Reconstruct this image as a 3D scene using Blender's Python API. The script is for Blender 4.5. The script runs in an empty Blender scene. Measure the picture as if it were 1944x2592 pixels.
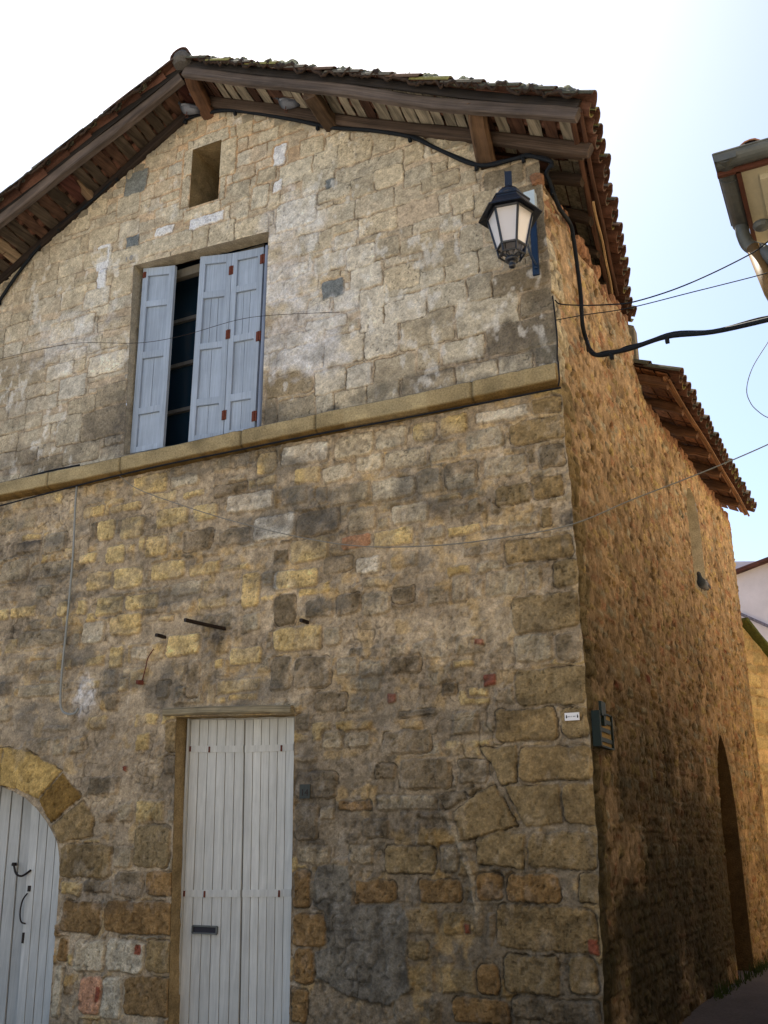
import bpy, bmesh, math, random
import numpy as np
from mathutils import Vector, Matrix
R_=math.radians
RECTS=[[-0.946,-0.377,5.719,6.05,'a'],
[-1.48,-0.967,5.728,6.049,'c'],
[-1.215,-0.846,6.048,6.296,'a'],
[-0.831,-0.604,6.05,6.294,'a'],
[-0.592,-0.097,6.031,6.252,'d'],
[-1.042,-0.718,6.318,6.565,'a'],
[-0.704,-0.498,6.302,6.52,'a'],
[-0.355,-0.069,5.777,6.002,'d'],
[-0.672,-0.054,5.475,5.758,'d'],
[-0.25,-0.059,5.235,5.467,'k'],
[-0.576,-0.277,5.279,5.453,'a'],
[-0.96,-0.589,5.251,5.455,'a'],
[-1.079,-0.694,5.492,5.71,'a'],
[-1.315,-1.116,5.513,5.726,'c'],
[-1.747,-1.335,5.448,5.7,'c'],
[-1.465,-0.972,5.222,5.457,'d'],
[-1.813,-1.493,5.223,5.463,'c'],
[-2.029,-1.776,5.462,5.7,'b'],
[-1.852,-1.505,5.733,6.052,'b'],
[-2.153,-1.816,5.217,5.461,'a'],
[-2.339,-2.159,5.233,5.481,'a'],
[-2.75,-2.349,5.217,5.507,'c'],
[-2.37,-2.038,5.48,5.722,'b'],
[-2.897,-2.391,5.554,5.843,'e'],
[-2.902,-2.768,5.235,5.559,'d'],
[-2.262,-1.851,5.745,6.05,'b'],
[-1.887,-1.658,6.017,6.244,'b'],
[-1.646,-1.229,6.019,6.292,'b'],
[-1.889,-1.44,6.245,6.454,'b'],
[-2.003,-1.672,6.472,6.718,'b'],
[-1.642,-1.049,6.306,6.623,'a'],
[-2.466,-2.041,6.148,6.27,'b'],
[-2.679,-2.275,6.042,6.195,'b'],
[-2.773,-2.273,5.773,6.035,'b'],
[-2.455,-2.22,6.332,6.508,'b'],
[-2.173,-1.899,6.293,6.497,'b'],
[-2.4,-2.067,6.769,6.971,'b'],
[-1.378,-1.159,4.833,5.009,'y'],
[-1.125,-0.862,4.832,5.014,'y'],
[-1.732,-1.432,4.812,5.026,'a'],
[-2.136,-1.744,4.806,5.024,'a'],
[-2.691,-2.196,4.823,5.028,'b'],
[-2.964,-2.744,4.802,5.03,'y'],
[-0.794,-0.332,4.876,4.995,'b'],
[-0.308,-0.06,4.867,5.009,'e'],
[-0.512,-0.055,4.629,4.835,'e'],
[-0.879,-0.559,4.644,4.838,'c'],
[-1.219,-0.94,4.616,4.787,'c'],
[-1.639,-1.251,4.612,4.786,'a'],
[-1.927,-1.655,4.637,4.797,'a'],
[-2.263,-1.953,4.602,4.764,'a'],
[-2.553,-2.28,4.636,4.801,'y'],
[-0.278,-0.062,4.397,4.59,'d'],
[-0.746,-0.37,4.391,4.571,'c'],
[-1.091,-0.787,4.356,4.59,'d'],
[-1.345,-1.121,4.354,4.574,'c'],
[-1.767,-1.356,4.4,4.545,'a'],
[-2.955,-2.736,4.689,4.783,'y'],
[-4.411,-3.994,4.826,5.035,'y'],
[-3.955,-3.619,4.833,4.963,'a'],
[-4.193,-3.883,4.709,4.821,'y'],
[-3.802,-3.546,4.706,4.779,'y'],
[-3.437,-3.059,4.673,4.781,'d'],
[-3.275,-2.765,4.462,4.655,'b'],
[-4.685,-4.304,4.697,4.782,'y'],
[-4.107,-3.707,4.454,4.636,'y'],
[-3.66,-3.378,4.451,4.62,'y'],
[-4.836,-4.603,4.414,4.65,'y'],
[-4.544,-4.256,4.398,4.63,'y'],
[-4.21,-3.937,4.175,4.391,'y'],
[-3.764,-3.42,4.164,4.375,'d'],
[-3.354,-3.001,4.161,4.333,'d'],
[-2.972,-2.52,4.152,4.397,'b'],
[-4.696,-4.45,4.168,4.361,'y'],
[-5.041,-4.811,4.213,4.325,'y'],
[-4.11,-3.716,3.929,4.113,'y'],
[-3.849,-3.498,3.749,3.885,'a'],
[-3.066,-2.865,3.565,3.893,'y'],
[-3.05,-2.86,3.349,3.517,'c'],
[-4.916,-4.593,3.921,4.112,'y'],
[-4.576,-4.208,3.898,4.112,'y'],
[-4.757,-4.42,3.657,3.843,'y'],
[-4.393,-4.003,3.669,3.826,'y'],
[-5.254,-5.117,3.7,3.873,'y'],
[-5.008,-4.874,3.693,3.846,'y'],
[-4.894,-4.621,3.397,3.616,'a'],
[-4.555,-4.172,3.438,3.645,'y'],
[-3.863,-3.479,3.188,3.393,'y'],
[-3.991,-3.812,3.538,3.598,'y'],
[-4.529,-4.365,3.135,3.355,'y'],
[-4.275,-4.061,3.196,3.322,'a'],
[-3.165,-2.817,3.055,3.22,'y'],
[-3.313,-3.215,3.045,3.132,'y'],
[-3.281,-2.823,2.821,2.944,'y'],
[-3.616,-3.457,2.813,3.155,'d'],
[-2.73,-2.52,2.809,3.111,'d'],
[-2.73,-2.496,3.679,3.865,'b'],
[-2.716,-2.479,3.147,3.348,'y'],
[-2.718,-2.498,3.364,3.64,'d'],
[-3.948,-3.791,2.819,2.987,'d'],
[-5.928,-5.581,4.432,4.56,'k'],
[-5.528,-5.242,4.383,4.605,'c'],
[-5.658,-5.125,4.122,4.293,'c'],
[-6.109,-5.716,4.146,4.37,'c'],
[-5.035,-4.759,4.692,4.818,'y'],
[-5.74,-5.126,3.429,3.592,'c'],
[-5.549,-5.204,3.171,3.294,'c'],
[-5.08,-4.993,3.163,3.267,'y'],
[-4.391,-4.272,2.913,3.045,'y'],
[-5.654,-5.1,2.929,3.059,'c'],
[-5.861,-5.716,2.713,2.87,'c'],
[-1.769,-1.363,4.355,4.536,'a'],
[-2.164,-1.786,4.368,4.561,'c'],
[-2.319,-2.206,4.413,4.583,'c'],
[-1.57,-1.235,4.108,4.295,'a'],
[-1.999,-1.712,4.109,4.324,'c'],
[-1.758,-1.376,3.935,4.093,'y'],
[-2.052,-1.783,3.965,4.093,'p'],
[-2.568,-2.171,3.905,4.122,'y'],
[-2.508,-2.081,4.136,4.365,'d'],
[-1.311,-1.107,4.349,4.518,'c'],
[-1.078,-0.799,4.338,4.471,'c'],
[-1.166,-0.941,4.266,4.324,'y'],
[-0.89,-0.773,4.125,4.238,'c'],
[-0.65,-0.36,4.139,4.307,'e'],
[-0.345,-0.089,4.149,4.33,'e'],
[-0.282,-0.197,3.926,4.081,'e'],
[-1.078,-0.789,3.946,4.034,'y'],
[-1.282,-1.099,3.949,4.064,'c'],
[-0.589,-0.041,3.652,3.842,'e'],
[-0.209,-0.01,3.428,3.632,'e'],
[-0.437,-0.299,3.425,3.627,'c'],
[-0.765,-0.46,3.407,3.612,'c'],
[-1.04,-0.901,3.401,3.617,'c'],
[-2.226,-1.946,3.769,3.929,'d'],
[-1.92,-1.675,3.734,3.883,'b'],
[-2.696,-2.269,3.68,3.86,'y'],
[-2.689,-2.508,3.374,3.652,'d'],
[-2.098,-1.869,3.396,3.583,'d'],
[-1.58,-1.364,3.438,3.582,'d'],
[-1.862,-1.587,3.369,3.562,'c'],
[-2.678,-2.234,3.132,3.353,'y'],
[-2.212,-2.046,3.152,3.313,'c'],
[-0.549,-0.015,3.107,3.391,'e'],
[-0.227,-0.025,2.866,3.085,'d'],
[-0.546,-0.241,2.873,3.095,'c'],
[-1.599,-1.321,2.866,3.01,'d'],
[-1.055,-0.879,2.881,2.94,'y'],
[-2.5,-2.14,2.803,3.081,'d'],
[-0.552,0.004,2.556,2.827,'e'],
[-0.721,-0.238,2.307,2.543,'e'],
[-0.217,0.001,2.311,2.535,'e'],
[-0.868,-0.78,3.046,3.098,'r'],
[-0.815,-0.699,2.728,2.821,'r'],
[-1.625,-1.539,2.634,2.724,'r'],
[-2.088,-1.882,2.889,3.037,'c'],
[-1.875,-1.64,2.872,3.003,'c'],
[-0.934,-0.771,2.655,2.727,'y'],
[-1.155,-1.019,2.677,2.772,'d'],
[-1.349,-1.258,2.736,2.787,'d'],
[-2.299,-1.984,2.614,2.776,'d'],
[-1.516,-1.197,2.526,2.584,'d'],
[-1.52,-1.198,2.539,2.59,'d'],
[-2.466,-2.318,2.453,2.609,'d'],
[-1.662,-1.245,2.252,2.432,'d'],
[-2.006,-1.759,2.312,2.445,'c'],
[-2.202,-2.014,2.305,2.456,'c'],
[-1.523,-1.083,1.987,2.21,'d'],
[-1.027,-0.792,2.01,2.196,'d'],
[-1.733,-1.555,2.061,2.192,'d'],
[-0.548,0.001,2.019,2.263,'e'],
[-2.449,-2.063,1.934,2.145,'d'],
[-2.451,-2.223,1.621,1.908,'d'],
[-2.053,-1.756,1.84,1.912,'o'],
[-2.217,-2.078,1.764,1.878,'c'],
[-1.714,-1.211,1.831,1.946,'c'],
[-0.239,0.032,1.719,2.0,'e'],
[-1.836,-1.6,1.628,1.787,'d'],
[-0.509,-0.011,1.426,1.676,'e'],
[-2.412,-2.108,1.442,1.591,'c'],
[-1.958,-1.737,1.453,1.591,'c'],
[-1.645,-1.226,1.385,1.581,'e'],
[-1.196,-1.042,1.389,1.582,'c'],
[-2.437,-2.292,1.127,1.396,'o'],
[-1.902,-1.55,1.176,1.336,'o'],
[-1.362,-1.016,1.189,1.35,'o'],
[-0.907,-0.714,1.205,1.397,'o'],
[-0.686,-0.294,1.202,1.395,'o'],
[-0.159,-0.015,1.212,1.413,'e'],
[-2.437,-2.146,0.848,1.09,'o'],
[-2.418,-2.241,0.594,0.841,'o'],
[-2.426,-2.291,0.321,0.564,'o'],
[-0.764,-0.047,0.901,1.186,'e'],
[-0.724,-0.326,0.628,0.874,'e'],
[-0.265,-0.061,0.647,0.878,'e'],
[-0.919,-0.761,0.609,0.805,'o'],
[-1.123,-0.695,0.423,0.584,'o'],
[-1.464,-1.29,0.799,0.939,'e'],
[-0.678,-0.063,0.461,0.611,'d'],
[-4.894,-4.299,1.312,1.593,'e'],
[-4.283,-4.07,1.395,1.575,'c'],
[-4.06,-3.668,1.398,1.749,'e'],
[-4.85,-4.605,1.166,1.288,'y'],
[-4.257,-3.923,1.157,1.374,'d'],
[-4.598,-4.276,1.188,1.299,'d'],
[-3.895,-3.51,1.173,1.379,'o'],
[-4.806,-4.361,0.864,1.126,'o'],
[-4.32,-3.508,0.877,1.135,'o'],
[-4.811,-4.696,0.624,0.819,'o'],
[-4.621,-4.279,0.561,0.82,'a'],
[-4.264,-3.858,0.581,0.835,'a'],
[-3.849,-3.493,0.6,0.836,'e'],
[-4.822,-4.715,0.19,0.599,'a'],
[-4.528,-4.288,0.243,0.536,'p'],
[-4.278,-4.064,0.23,0.549,'a'],
[-4.047,-3.488,0.275,0.57,'o'],
[-3.814,-3.527,2.339,2.626,'e'],
[-3.796,-3.538,2.155,2.315,'d'],
[-3.626,-3.535,1.762,2.121,'d'],
[-4.252,-4.193,2.195,2.241,'r'],
[-3.964,-3.892,0.716,0.807,'r'],
[-4.353,-4.299,0.35,0.461,'r'],
[-1.012,-0.966,0.981,1.051,'r'],
[-0.117,-0.048,0.896,0.993,'r'],
[-5.074,-3.92,7.606,7.803,'a'],
[-3.916,-3.715,7.44,7.754,'a'],
[-3.706,-3.373,7.378,7.732,'a'],
[-3.366,-2.956,7.35,7.675,'a'],
[-4.986,-4.703,7.206,7.552,'a'],
[-5.373,-5.003,7.166,7.399,'b'],
[-5.416,-5.038,7.699,7.915,'b'],
[-5.487,-5.181,6.85,7.102,'b'],
[-5.817,-5.476,6.861,7.093,'a'],
[-5.2,-4.683,6.305,6.544,'b'],
[-5.623,-5.252,6.571,6.706,'b'],
[-5.805,-5.408,6.393,6.572,'b'],
[-5.592,-5.2,6.111,6.374,'b'],
[-5.428,-5.033,5.89,6.082,'c'],
[-5.546,-5.195,5.568,5.863,'c'],
[-5.433,-5.215,5.818,5.903,'c'],
[-5.037,-4.642,5.911,6.164,'c'],
[-5.196,-4.558,5.554,5.885,'d'],
[-5.836,-5.408,5.291,5.478,'d'],
[-5.416,-4.917,5.331,5.556,'c'],
[-2.852,-2.451,7.917,8.185,'a'],
[-2.445,-2.159,7.937,8.211,'a'],
[-2.566,-2.193,7.746,7.976,'a'],
[-2.166,-1.782,7.92,8.2,'a'],
[-2.181,-1.443,7.628,7.9,'a'],
[-2.61,-2.332,8.199,8.406,'a'],
[-2.314,-2.026,8.191,8.354,'a'],
[-1.754,-1.443,7.52,7.748,'a'],
[-2.009,-1.762,7.503,7.734,'c'],
[-2.377,-2.018,7.568,7.724,'a'],
[-2.861,-2.399,7.376,7.714,'b'],
[-1.434,-1.151,7.434,7.64,'c'],
[-0.958,-0.748,6.98,7.228,'a'],
[-0.749,-0.498,6.888,7.149,'a'],
[-1.254,-0.871,7.318,7.483,'c'],
[-0.637,-0.272,7.13,7.323,'d'],
[-0.247,-0.105,7.088,7.278,'d'],
[-0.887,-0.667,6.555,6.83,'a'],
[-1.039,-0.723,6.296,6.549,'a'],
[-0.713,-0.597,6.316,6.567,'a'],
[-1.265,-0.892,6.471,6.731,'c'],
[-1.733,-1.483,6.731,6.948,'c'],
[-2.045,-1.742,6.706,6.962,'b'],
[-2.185,-1.938,6.976,7.144,'b'],
[-1.482,-1.098,6.708,6.885,'c'],
[-0.467,-0.096,6.358,6.755,'d'],
[-0.359,-0.105,6.763,7.068,'d'],
[-1.655,-1.284,6.357,6.619,'a'],
[-1.897,-1.646,6.23,6.458,'b'],
[-1.377,-1.143,7.953,8.088,'a'],
[-1.583,-1.404,8.079,8.177,'a'],
[-1.144,-0.793,7.75,7.9,'a'],
[-4.065,-3.903,8.803,8.95,'a'],
[-4.12,-3.958,8.491,8.83,'a'],
[-4.112,-4.001,8.081,8.484,'a'],
[-3.635,-3.41,8.31,8.782,'a'],
[-3.597,-3.526,8.033,8.309,'a'],
[-4.055,-3.577,7.893,8.031,'a'],
[-3.984,-3.52,8.788,8.958,'a'],
[-3.972,-3.523,7.76,7.885,'w'],
[-4.43,-4.181,7.824,7.929,'w'],
[-5.239,-5.065,7.619,7.954,'w'],
[-5.203,-5.084,7.391,7.626,'w'],
[-2.932,-2.778,8.213,8.462,'w'],
[-2.915,-2.806,7.888,8.02,'w'],
[-5.443,-5.091,7.723,7.916,'a'],
[-5.704,-5.171,8.387,8.666,'a'],
[-5.014,-4.695,8.248,8.519,'a'],
[-5.785,-5.418,8.248,8.45,'a'],
[-5.399,-4.965,7.952,8.197,'a'],
[-4.941,-4.621,8.508,8.808,'s'],
[-4.839,-4.657,7.8,7.943,'s'],
[-2.312,-2.075,6.467,6.667,'s'],
[-2.293,-2.188,7.719,7.828,'s'],
[-3.176,-2.975,7.763,8.029,'a'],
[-3.122,-2.899,8.047,8.227,'c'],
[-4.396,-4.144,8.247,8.343,'a'],
[-4.223,-3.969,9.06,9.21,'c']]
POLYS=[['e',[[-0.854,2.282],[-0.56,2.284],[-0.565,2.011],[-0.679,2.0]]],['e',[[-0.659,1.992],[-0.249,1.997],[-0.254,1.722],[-0.522,1.711]]],['e',[[-1.091,1.823],[-0.744,2.017],[-0.574,1.725],[-0.915,1.638],[-1.027,1.606]]],['d',[[-1.211,1.958],[-0.985,1.972],[-0.974,1.913],[-1.151,1.837]]],['d',[[-0.985,1.982],[-0.848,1.997],[-0.832,1.979],[-0.954,1.921]]],['e',[[-0.916,1.61],[-0.718,1.693],[-0.529,1.664],[-0.54,1.426],[-0.897,1.461]]],['y2',[[-5.899,2.148],[-5.741,2.109],[-5.756,2.482],[-5.372,2.413],[-4.983,2.235],[-5.237,1.981],[-5.489,2.077],[-5.667,2.116]]],['o2',[[-4.967,2.223],[-4.695,1.993],[-5.056,1.778],[-5.226,1.969]]],['e',[[-4.96,1.803],[-4.686,1.96],[-4.547,1.835],[-4.551,1.657],[-4.915,1.597],[-5.033,1.749]]],['y2',[[-6.586,2.441],[-5.958,2.472],[-5.775,2.479],[-5.742,2.118],[-5.899,2.148],[-6.255,2.121]]]]
SLAB=[[-2.229,1.435],[-1.943,1.437],[-1.904,1.165],[-1.498,1.175],[-1.441,1.066],[-1.468,0.808],[-1.437,0.598],[-1.599,0.483],[-1.982,0.539],[-2.209,0.635],[-2.231,0.815],[-2.126,0.861],[-2.158,1.101],[-2.276,1.155]]
STAINS=[[-5.312,4.161,0.474,0.075,0.8,'k'],
[-5.854,4.505,0.304,0.119,0.7,'k'],
[-5.558,3.576,0.382,0.11,0.6,'k'],
[-4.288,4.169,0.196,0.09,0.6,'d'],
[-4.012,4.435,0.299,0.054,0.6,'d'],
[-3.381,3.455,0.214,0.131,0.7,'k'],
[-3.367,3.26,0.135,0.097,0.6,'k'],
[-3.305,2.924,0.114,0.094,0.6,'d'],
[-5.573,3.221,0.261,0.089,0.6,'k'],
[-5.017,3.898,0.277,0.037,0.6,'d'],
[-3.749,3.826,0.164,0.103,0.5,'d'],
[-4.799,2.927,0.088,0.169,0.45,'w'],
[-2.25,4.288,0.359,0.213,0.7,'k'],
[-2.072,3.902,0.293,0.119,0.6,'d'],
[-1.654,4.37,0.355,0.069,0.6,'d'],
[-0.075,3.955,0.074,0.061,0.9,'k'],
[-0.851,2.953,0.306,0.088,0.4,'d'],
[-1.502,2.659,0.326,0.06,0.5,'d'],
[-0.884,2.423,0.242,0.056,0.5,'d'],
[-0.687,3.175,0.451,0.179,0.35,'c'],
[-1.069,2.474,0.186,0.144,0.5,'k'],
[-1.038,5.463,0.38,0.054,0.8,'k'],
[-0.311,5.622,0.352,0.214,0.65,'k'],
[-0.956,5.237,0.699,0.071,0.55,'k'],
[-2.862,5.455,0.17,0.26,0.7,'k'],
[-2.684,5.732,0.272,0.161,0.6,'e'],
[-2.897,6.229,0.131,0.253,0.5,'d'],
[-2.162,5.291,0.079,0.057,0.9,'k'],
[-2.489,6.168,0.474,0.352,0.35,'w'],
[-2.377,5.9,0.325,0.201,0.4,'w'],
[-2.77,6.827,0.328,0.263,0.35,'w'],
[-1.68,5.545,0.243,0.075,0.4,'d'],
[-0.152,6.125,0.194,0.183,0.6,'d'],
[-1.364,5.399,0.358,0.092,0.4,'k'],
[-0.363,6.215,0.261,0.196,0.6,'d'],
[-0.191,6.663,0.102,0.68,0.5,'d'],
[-0.393,7.25,0.303,0.105,0.5,'d'],
[-2.737,7.471,0.312,0.321,0.3,'w'],
[-4.855,5.776,0.29,0.314,0.6,'k'],
[-4.584,5.463,0.234,0.305,0.7,'k'],
[-6.203,6.31,0.359,0.461,0.4,'d'],
[-5.667,5.403,0.509,0.168,0.5,'k'],
[-5.538,6.816,0.525,0.277,0.3,'w'],
[-6.185,5.557,0.404,0.174,0.5,'k'],
[-4.64,5.974,0.096,0.531,0.6,'k'],
[-6.375,6.681,0.34,0.164,0.4,'d'],
[-2.281,2.012,0.367,0.252,0.35,'k'],
[-1.816,0.888,0.284,0.364,0.3,'k'],
[-0.062,1.533,0.042,0.158,0.7,'k'],
[-0.2,0.525,0.216,0.121,0.5,'k'],
[-2.253,2.375,0.462,0.259,0.3,'d'],
[-0.746,0.996,0.648,0.398,0.15,'d'],
[-3.73,1.966,0.244,0.32,0.5,'d'],
[-4.149,1.193,0.408,0.122,0.4,'k'],
[-4.451,1.594,0.426,0.159,0.35,'d'],
[-3.708,2.188,0.123,0.243,0.5,'k'],
[-2.383,2.253,0.108,0.382,0.5,'k'],
[-2.316,1.809,0.105,0.293,0.6,'k']]
CAM=[1.8393,-6.9611,1.6]
WIN=[[-4.694,7.548],[-2.947,7.436],[-2.931,5.242],[-4.584,5.304]]
NICHE=[[-3.998,8.817],[-3.613,8.811],[-3.609,8.048],[-3.991,8.055]]
DOOR=[[-3.697,2.652],[-2.473,2.608],[-2.438,0.315],[-3.58,0.234]]
LEAVES=[[[-4.63,7.543],[-4.192,7.455],[-4.163,5.345],[-4.583,5.354]],[[-3.855,7.459],[-3.446,7.38],[-3.428,5.311],[-3.846,5.341]],[[-3.441,7.379],[-3.055,7.339],[-3.067,5.295],[-3.419,5.314]]]
DLEAF=[[[-3.647,2.641],[-3.074,2.611],[-2.999,0.254],[-3.581,0.213]],[[-3.065,2.61],[-2.565,2.6],[-2.527,0.287],[-2.987,0.255]]]
SLOT=[[-3.489,0.951],[-3.246,0.953],[-3.246,0.896],[-3.48,0.894]]
ARCH=[[-5.985,2.155],[-5.742,2.113],[-5.585,2.069],[-5.401,1.998],[-5.242,1.9],[-5.108,1.791],[-4.999,1.674],[-4.94,1.593],[-4.9,1.479],[-4.875,1.303],[-4.858,0.893],[-4.83,0.146]]
ARCHG=[[-5.547,2.008],[-5.514,1.578],[-5.476,1.094],[-5.443,0.529],[-5.416,0.076]]
SCAR=[[-1.135,1.812],[-1.081,1.712],[-1.027,1.613],[-0.982,1.501],[-0.946,1.405],[-0.918,1.297],[-0.903,1.203],[-0.894,1.11],[-0.893,1.03]]
LINTEL=[[-3.803,2.668],[-2.477,2.615],[-2.479,2.673],[-3.795,2.723]]
CAB1=[[-6.981,7.189],[-6.675,7.625],[-6.412,7.945],[-6.007,8.308],[-5.579,8.506],[-5.299,8.64],[-4.896,8.879],[-4.48,9.09],[-4.101,9.238],[-3.775,9.203],[-3.519,9.134],[-3.203,8.979],[-2.645,8.666],[-2.251,8.426],[-1.766,8.204],[-1.353,7.974],[-1.102,7.759],[-0.77,7.467],[-0.566,7.369],[-0.365,7.356],[-0.204,7.337],[-0.12,7.289]]
CAB2=[[-0.042,7.158],[0.084,7.096],[0.252,6.936],[0.548,6.946],[0.612,6.834],[0.665,6.615],[0.674,6.261],[0.67,5.97],[0.753,5.837]]
CAB3=[[0.098,0.32,5.541],[0.139,0.302,5.478],[0.224,0.265,5.414],[0.372,0.2,5.38],[0.505,0.141,5.352],[0.801,0.011,5.317],[1.158,-0.146,5.191],[1.549,-0.318,5.103],[1.632,-0.354,5.088]]
W1=[[-0.067,0.03,5.884],[-0.015,0.016,5.825],[0.195,-0.042,5.727],[0.397,-0.098,5.65],[0.592,-0.152,5.59],[0.908,-0.24,5.56],[1.211,-0.323,5.571],[1.515,-0.407,5.609],[1.628,-0.439,5.648],[1.712,-0.462,5.653]]
W2=[[-0.067,0.03,5.697],[0.188,-0.04,5.642],[0.556,-0.142,5.552],[1.053,-0.28,5.481],[1.523,-0.409,5.416],[1.681,-0.453,5.404]]
GWALL=[[0.239,8.282,4.676],[0.494,8.698,4.337]]
GUT=[[1.387,-1.059,6.0],[1.736,-1.061,6.0],[1.409,-0.199,6.0],[1.414,0.197,6.0]]
W3=[[-4.571,-0.06,5.064],[-4.145,-0.15,4.79],[-2.865,-0.4,4.221],[-1.734,-0.6,3.816],[-0.923,-0.75,3.65],[-0.24,-0.8,3.616],[0.196,-0.8,3.644],[0.581,-0.75,3.769],[1.04,-0.65,3.922],[1.449,-0.5,4.099]]
W4=[[1.59,-0.6,4.854],[1.542,-0.6,4.788],[1.425,-0.6,4.626],[1.37,-0.6,4.477],[1.383,-0.6,4.372],[1.424,-0.6,4.301],[1.477,-0.6,4.247],[1.549,-0.6,4.218]]
W5=[[-6.705,-0.1,6.807],[-6.452,-0.1,6.783],[-5.847,-0.1,6.752],[-5.266,-0.1,6.693],[-4.435,-0.1,6.49],[-3.874,-0.1,6.433],[-3.203,-0.1,6.44],[-2.745,-0.1,6.377],[-2.052,-0.1,6.225]]
COND=[[-5.129,5.045],[-5.117,4.795],[-5.08,4.332],[-5.066,3.847],[-5.063,3.533],[-5.06,3.15],[-5.043,2.887],[-5.008,2.782],[-4.929,2.741],[-4.846,2.744],[-4.808,2.785]]
LCAB=[[-6.438,5.24],[-6.202,5.233],[-5.859,5.238],[-5.526,5.252],[-5.093,5.246]]
UCAB=[[-0.028,5.014],[-0.782,5.02],[-1.51,5.03],[-2.297,5.045],[-3.149,5.049],[-4.076,5.053],[-5.082,5.023],[-6.178,4.971],[-6.407,4.953]]
CCAB=[[-0.062,5.869],[-0.062,5.482],[-0.053,5.124],[-0.045,5.038]]
SARCH=[[5.592,2.754],[5.135,2.31],[5.072,1.465],[4.981,0.666],[6.007,2.013],[6.038,1.127]]
SWIN=[[4.919,5.684],[5.71,5.64],[5.186,4.666],[5.726,4.741],[5.683,5.152]]
LANT=[[-0.259,-0.5,6.844],[-0.284,-0.5,5.937],[-0.5,-0.5,6.44],[-0.04,-0.5,6.406],[-0.271,-0.5,6.161]]
LBAR=[[-0.203,6.699],[-0.191,6.129]]
JBOX=[[-0.249,6.933],[-0.16,6.919],[-0.167,6.78],[-0.247,6.822]]
BARS=[[[-3.22,3.396],[-3.558,3.464]],[[-3.899,3.386],0],[[-2.374,3.373],0]]
WSIGN=[[-0.178,2.487],[-0.071,2.488],[-0.072,2.432],[-0.177,2.43]]
GSIGN=[[-0.181,2.508],[0.218,2.504],[0.169,2.257],[-0.223,2.264]]
NUM=[[-2.39,2.045],[-2.294,2.043],[-2.295,1.936],[-2.387,1.938]]
TXT10=[[-4.813,7.628],[-4.715,7.639]]
STRUT=[[[-0.63,7.495],[-0.547,-0.4,7.798]],[[-2.246,8.501],[-2.233,-0.4,8.54]],[[-3.832,9.238],[-3.745,-0.4,9.392]],[[-5.427,8.644],[-5.404,-0.4,8.792]]]
PIG=[[-3.982,-0.12,9.219],[-3.968,-0.12,9.521],[-2.7,-0.12,8.823],[0.16,5.118,4.454]]

sc=bpy.context.scene
# ---------------------------------------------------------------- camera
cam=bpy.data.cameras.new('camera'); cam.sensor_fit='VERTICAL'; cam.sensor_height=36; cam.lens=2461/2592*36; cam.clip_end=2000; cam.clip_start=.05
co=bpy.data.objects.new('camera',cam); sc.collection.objects.link(co); sc.camera=co
co.location=CAM; co.rotation_euler=(R_(90+18.8),0,R_(26.6))
sc.render.resolution_x=768; sc.render.resolution_y=1024
# ---------------------------------------------------------------- light
SUN_EL=56; SUN_AZ=38      # azimuth measured from +Y towards -X
world=bpy.data.worlds.new('World'); sc.world=world; world.use_nodes=True
nt=world.node_tree; bg=nt.nodes['Background']; sky=nt.nodes.new('ShaderNodeTexSky'); sky.sky_type='NISHITA'; sky.sun_disc=False
sky.sun_elevation=R_(SUN_EL); sky.sun_rotation=R_(-SUN_AZ); sky.air_density=1.0; sky.dust_density=1.3; sky.ozone_density=1.0
nt.links.new(sky.outputs[0],bg.inputs[0]); bg.inputs[1].default_value=.107
sl=bpy.data.lights.new('sun','SUN'); sl.energy=5; sl.angle=R_(.5); sl.color=(1,.92,.78)
so=bpy.data.objects.new('sun',sl); sc.collection.objects.link(so)
sd=Vector((-math.sin(R_(SUN_AZ))*math.cos(R_(SUN_EL)),math.cos(R_(SUN_AZ))*math.cos(R_(SUN_EL)),math.sin(R_(SUN_EL))))
so.rotation_euler=sd.to_track_quat('Z','Y').to_euler()
vs=sc.view_settings; vs.view_transform='Standard'; vs.look='None'; vs.gamma=1; vs.exposure=1.05
# ---------------------------------------------------------------- helpers
rng=np.random.default_rng(7); random.seed(5)
def lin(c):
    c=np.asarray(c,float)/255.; return np.where(c<=.04045,c/12.92,((c+.055)/1.055)**2.4)
_lat={}
def noise(U,V,s,seed=0):
    if seed not in _lat: _lat[seed]=np.random.default_rng(1000+seed).random((256,256)).astype(np.float32)
    L=_lat[seed]; x=np.asarray(U)/s+1000.37; y=np.asarray(V)/s+1000.71
    xi=np.floor(x).astype(int); yi=np.floor(y).astype(int); fx=x-xi; fy=y-yi
    fx=fx*fx*(3-2*fx); fy=fy*fy*(3-2*fy); a=xi&255; b=yi&255; a1=(a+1)&255; b1=(b+1)&255
    return ((L[a,b]*(1-fx)+L[a1,b]*fx)*(1-fy)+(L[a,b1]*(1-fx)+L[a1,b1]*fx)*fy)*2-1
def fbm(U,V,s,o=4,seed=0,g=.5):
    r=0;a=1;t=0
    for i in range(o): r=r+a*noise(U,V,s/2**i,seed+i*13); t+=a; a*=g
    return r/t*1.6
def sst(a,b,x):
    t=np.clip((x-a)/(b-a),0,1); return t*t*(3-2*t)
def inpoly(U,V,poly):
    r=np.zeros(np.shape(U),bool); n=len(poly)
    for i in range(n):
        x1,y1=poly[i]; x2,y2=poly[(i+1)%n]
        if y1==y2: continue
        c=((V>=min(y1,y2))&(V<max(y1,y2))); r^= c&(U<(x2-x1)*(V-y1)/(y2-y1)+x1)
    return r
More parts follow.
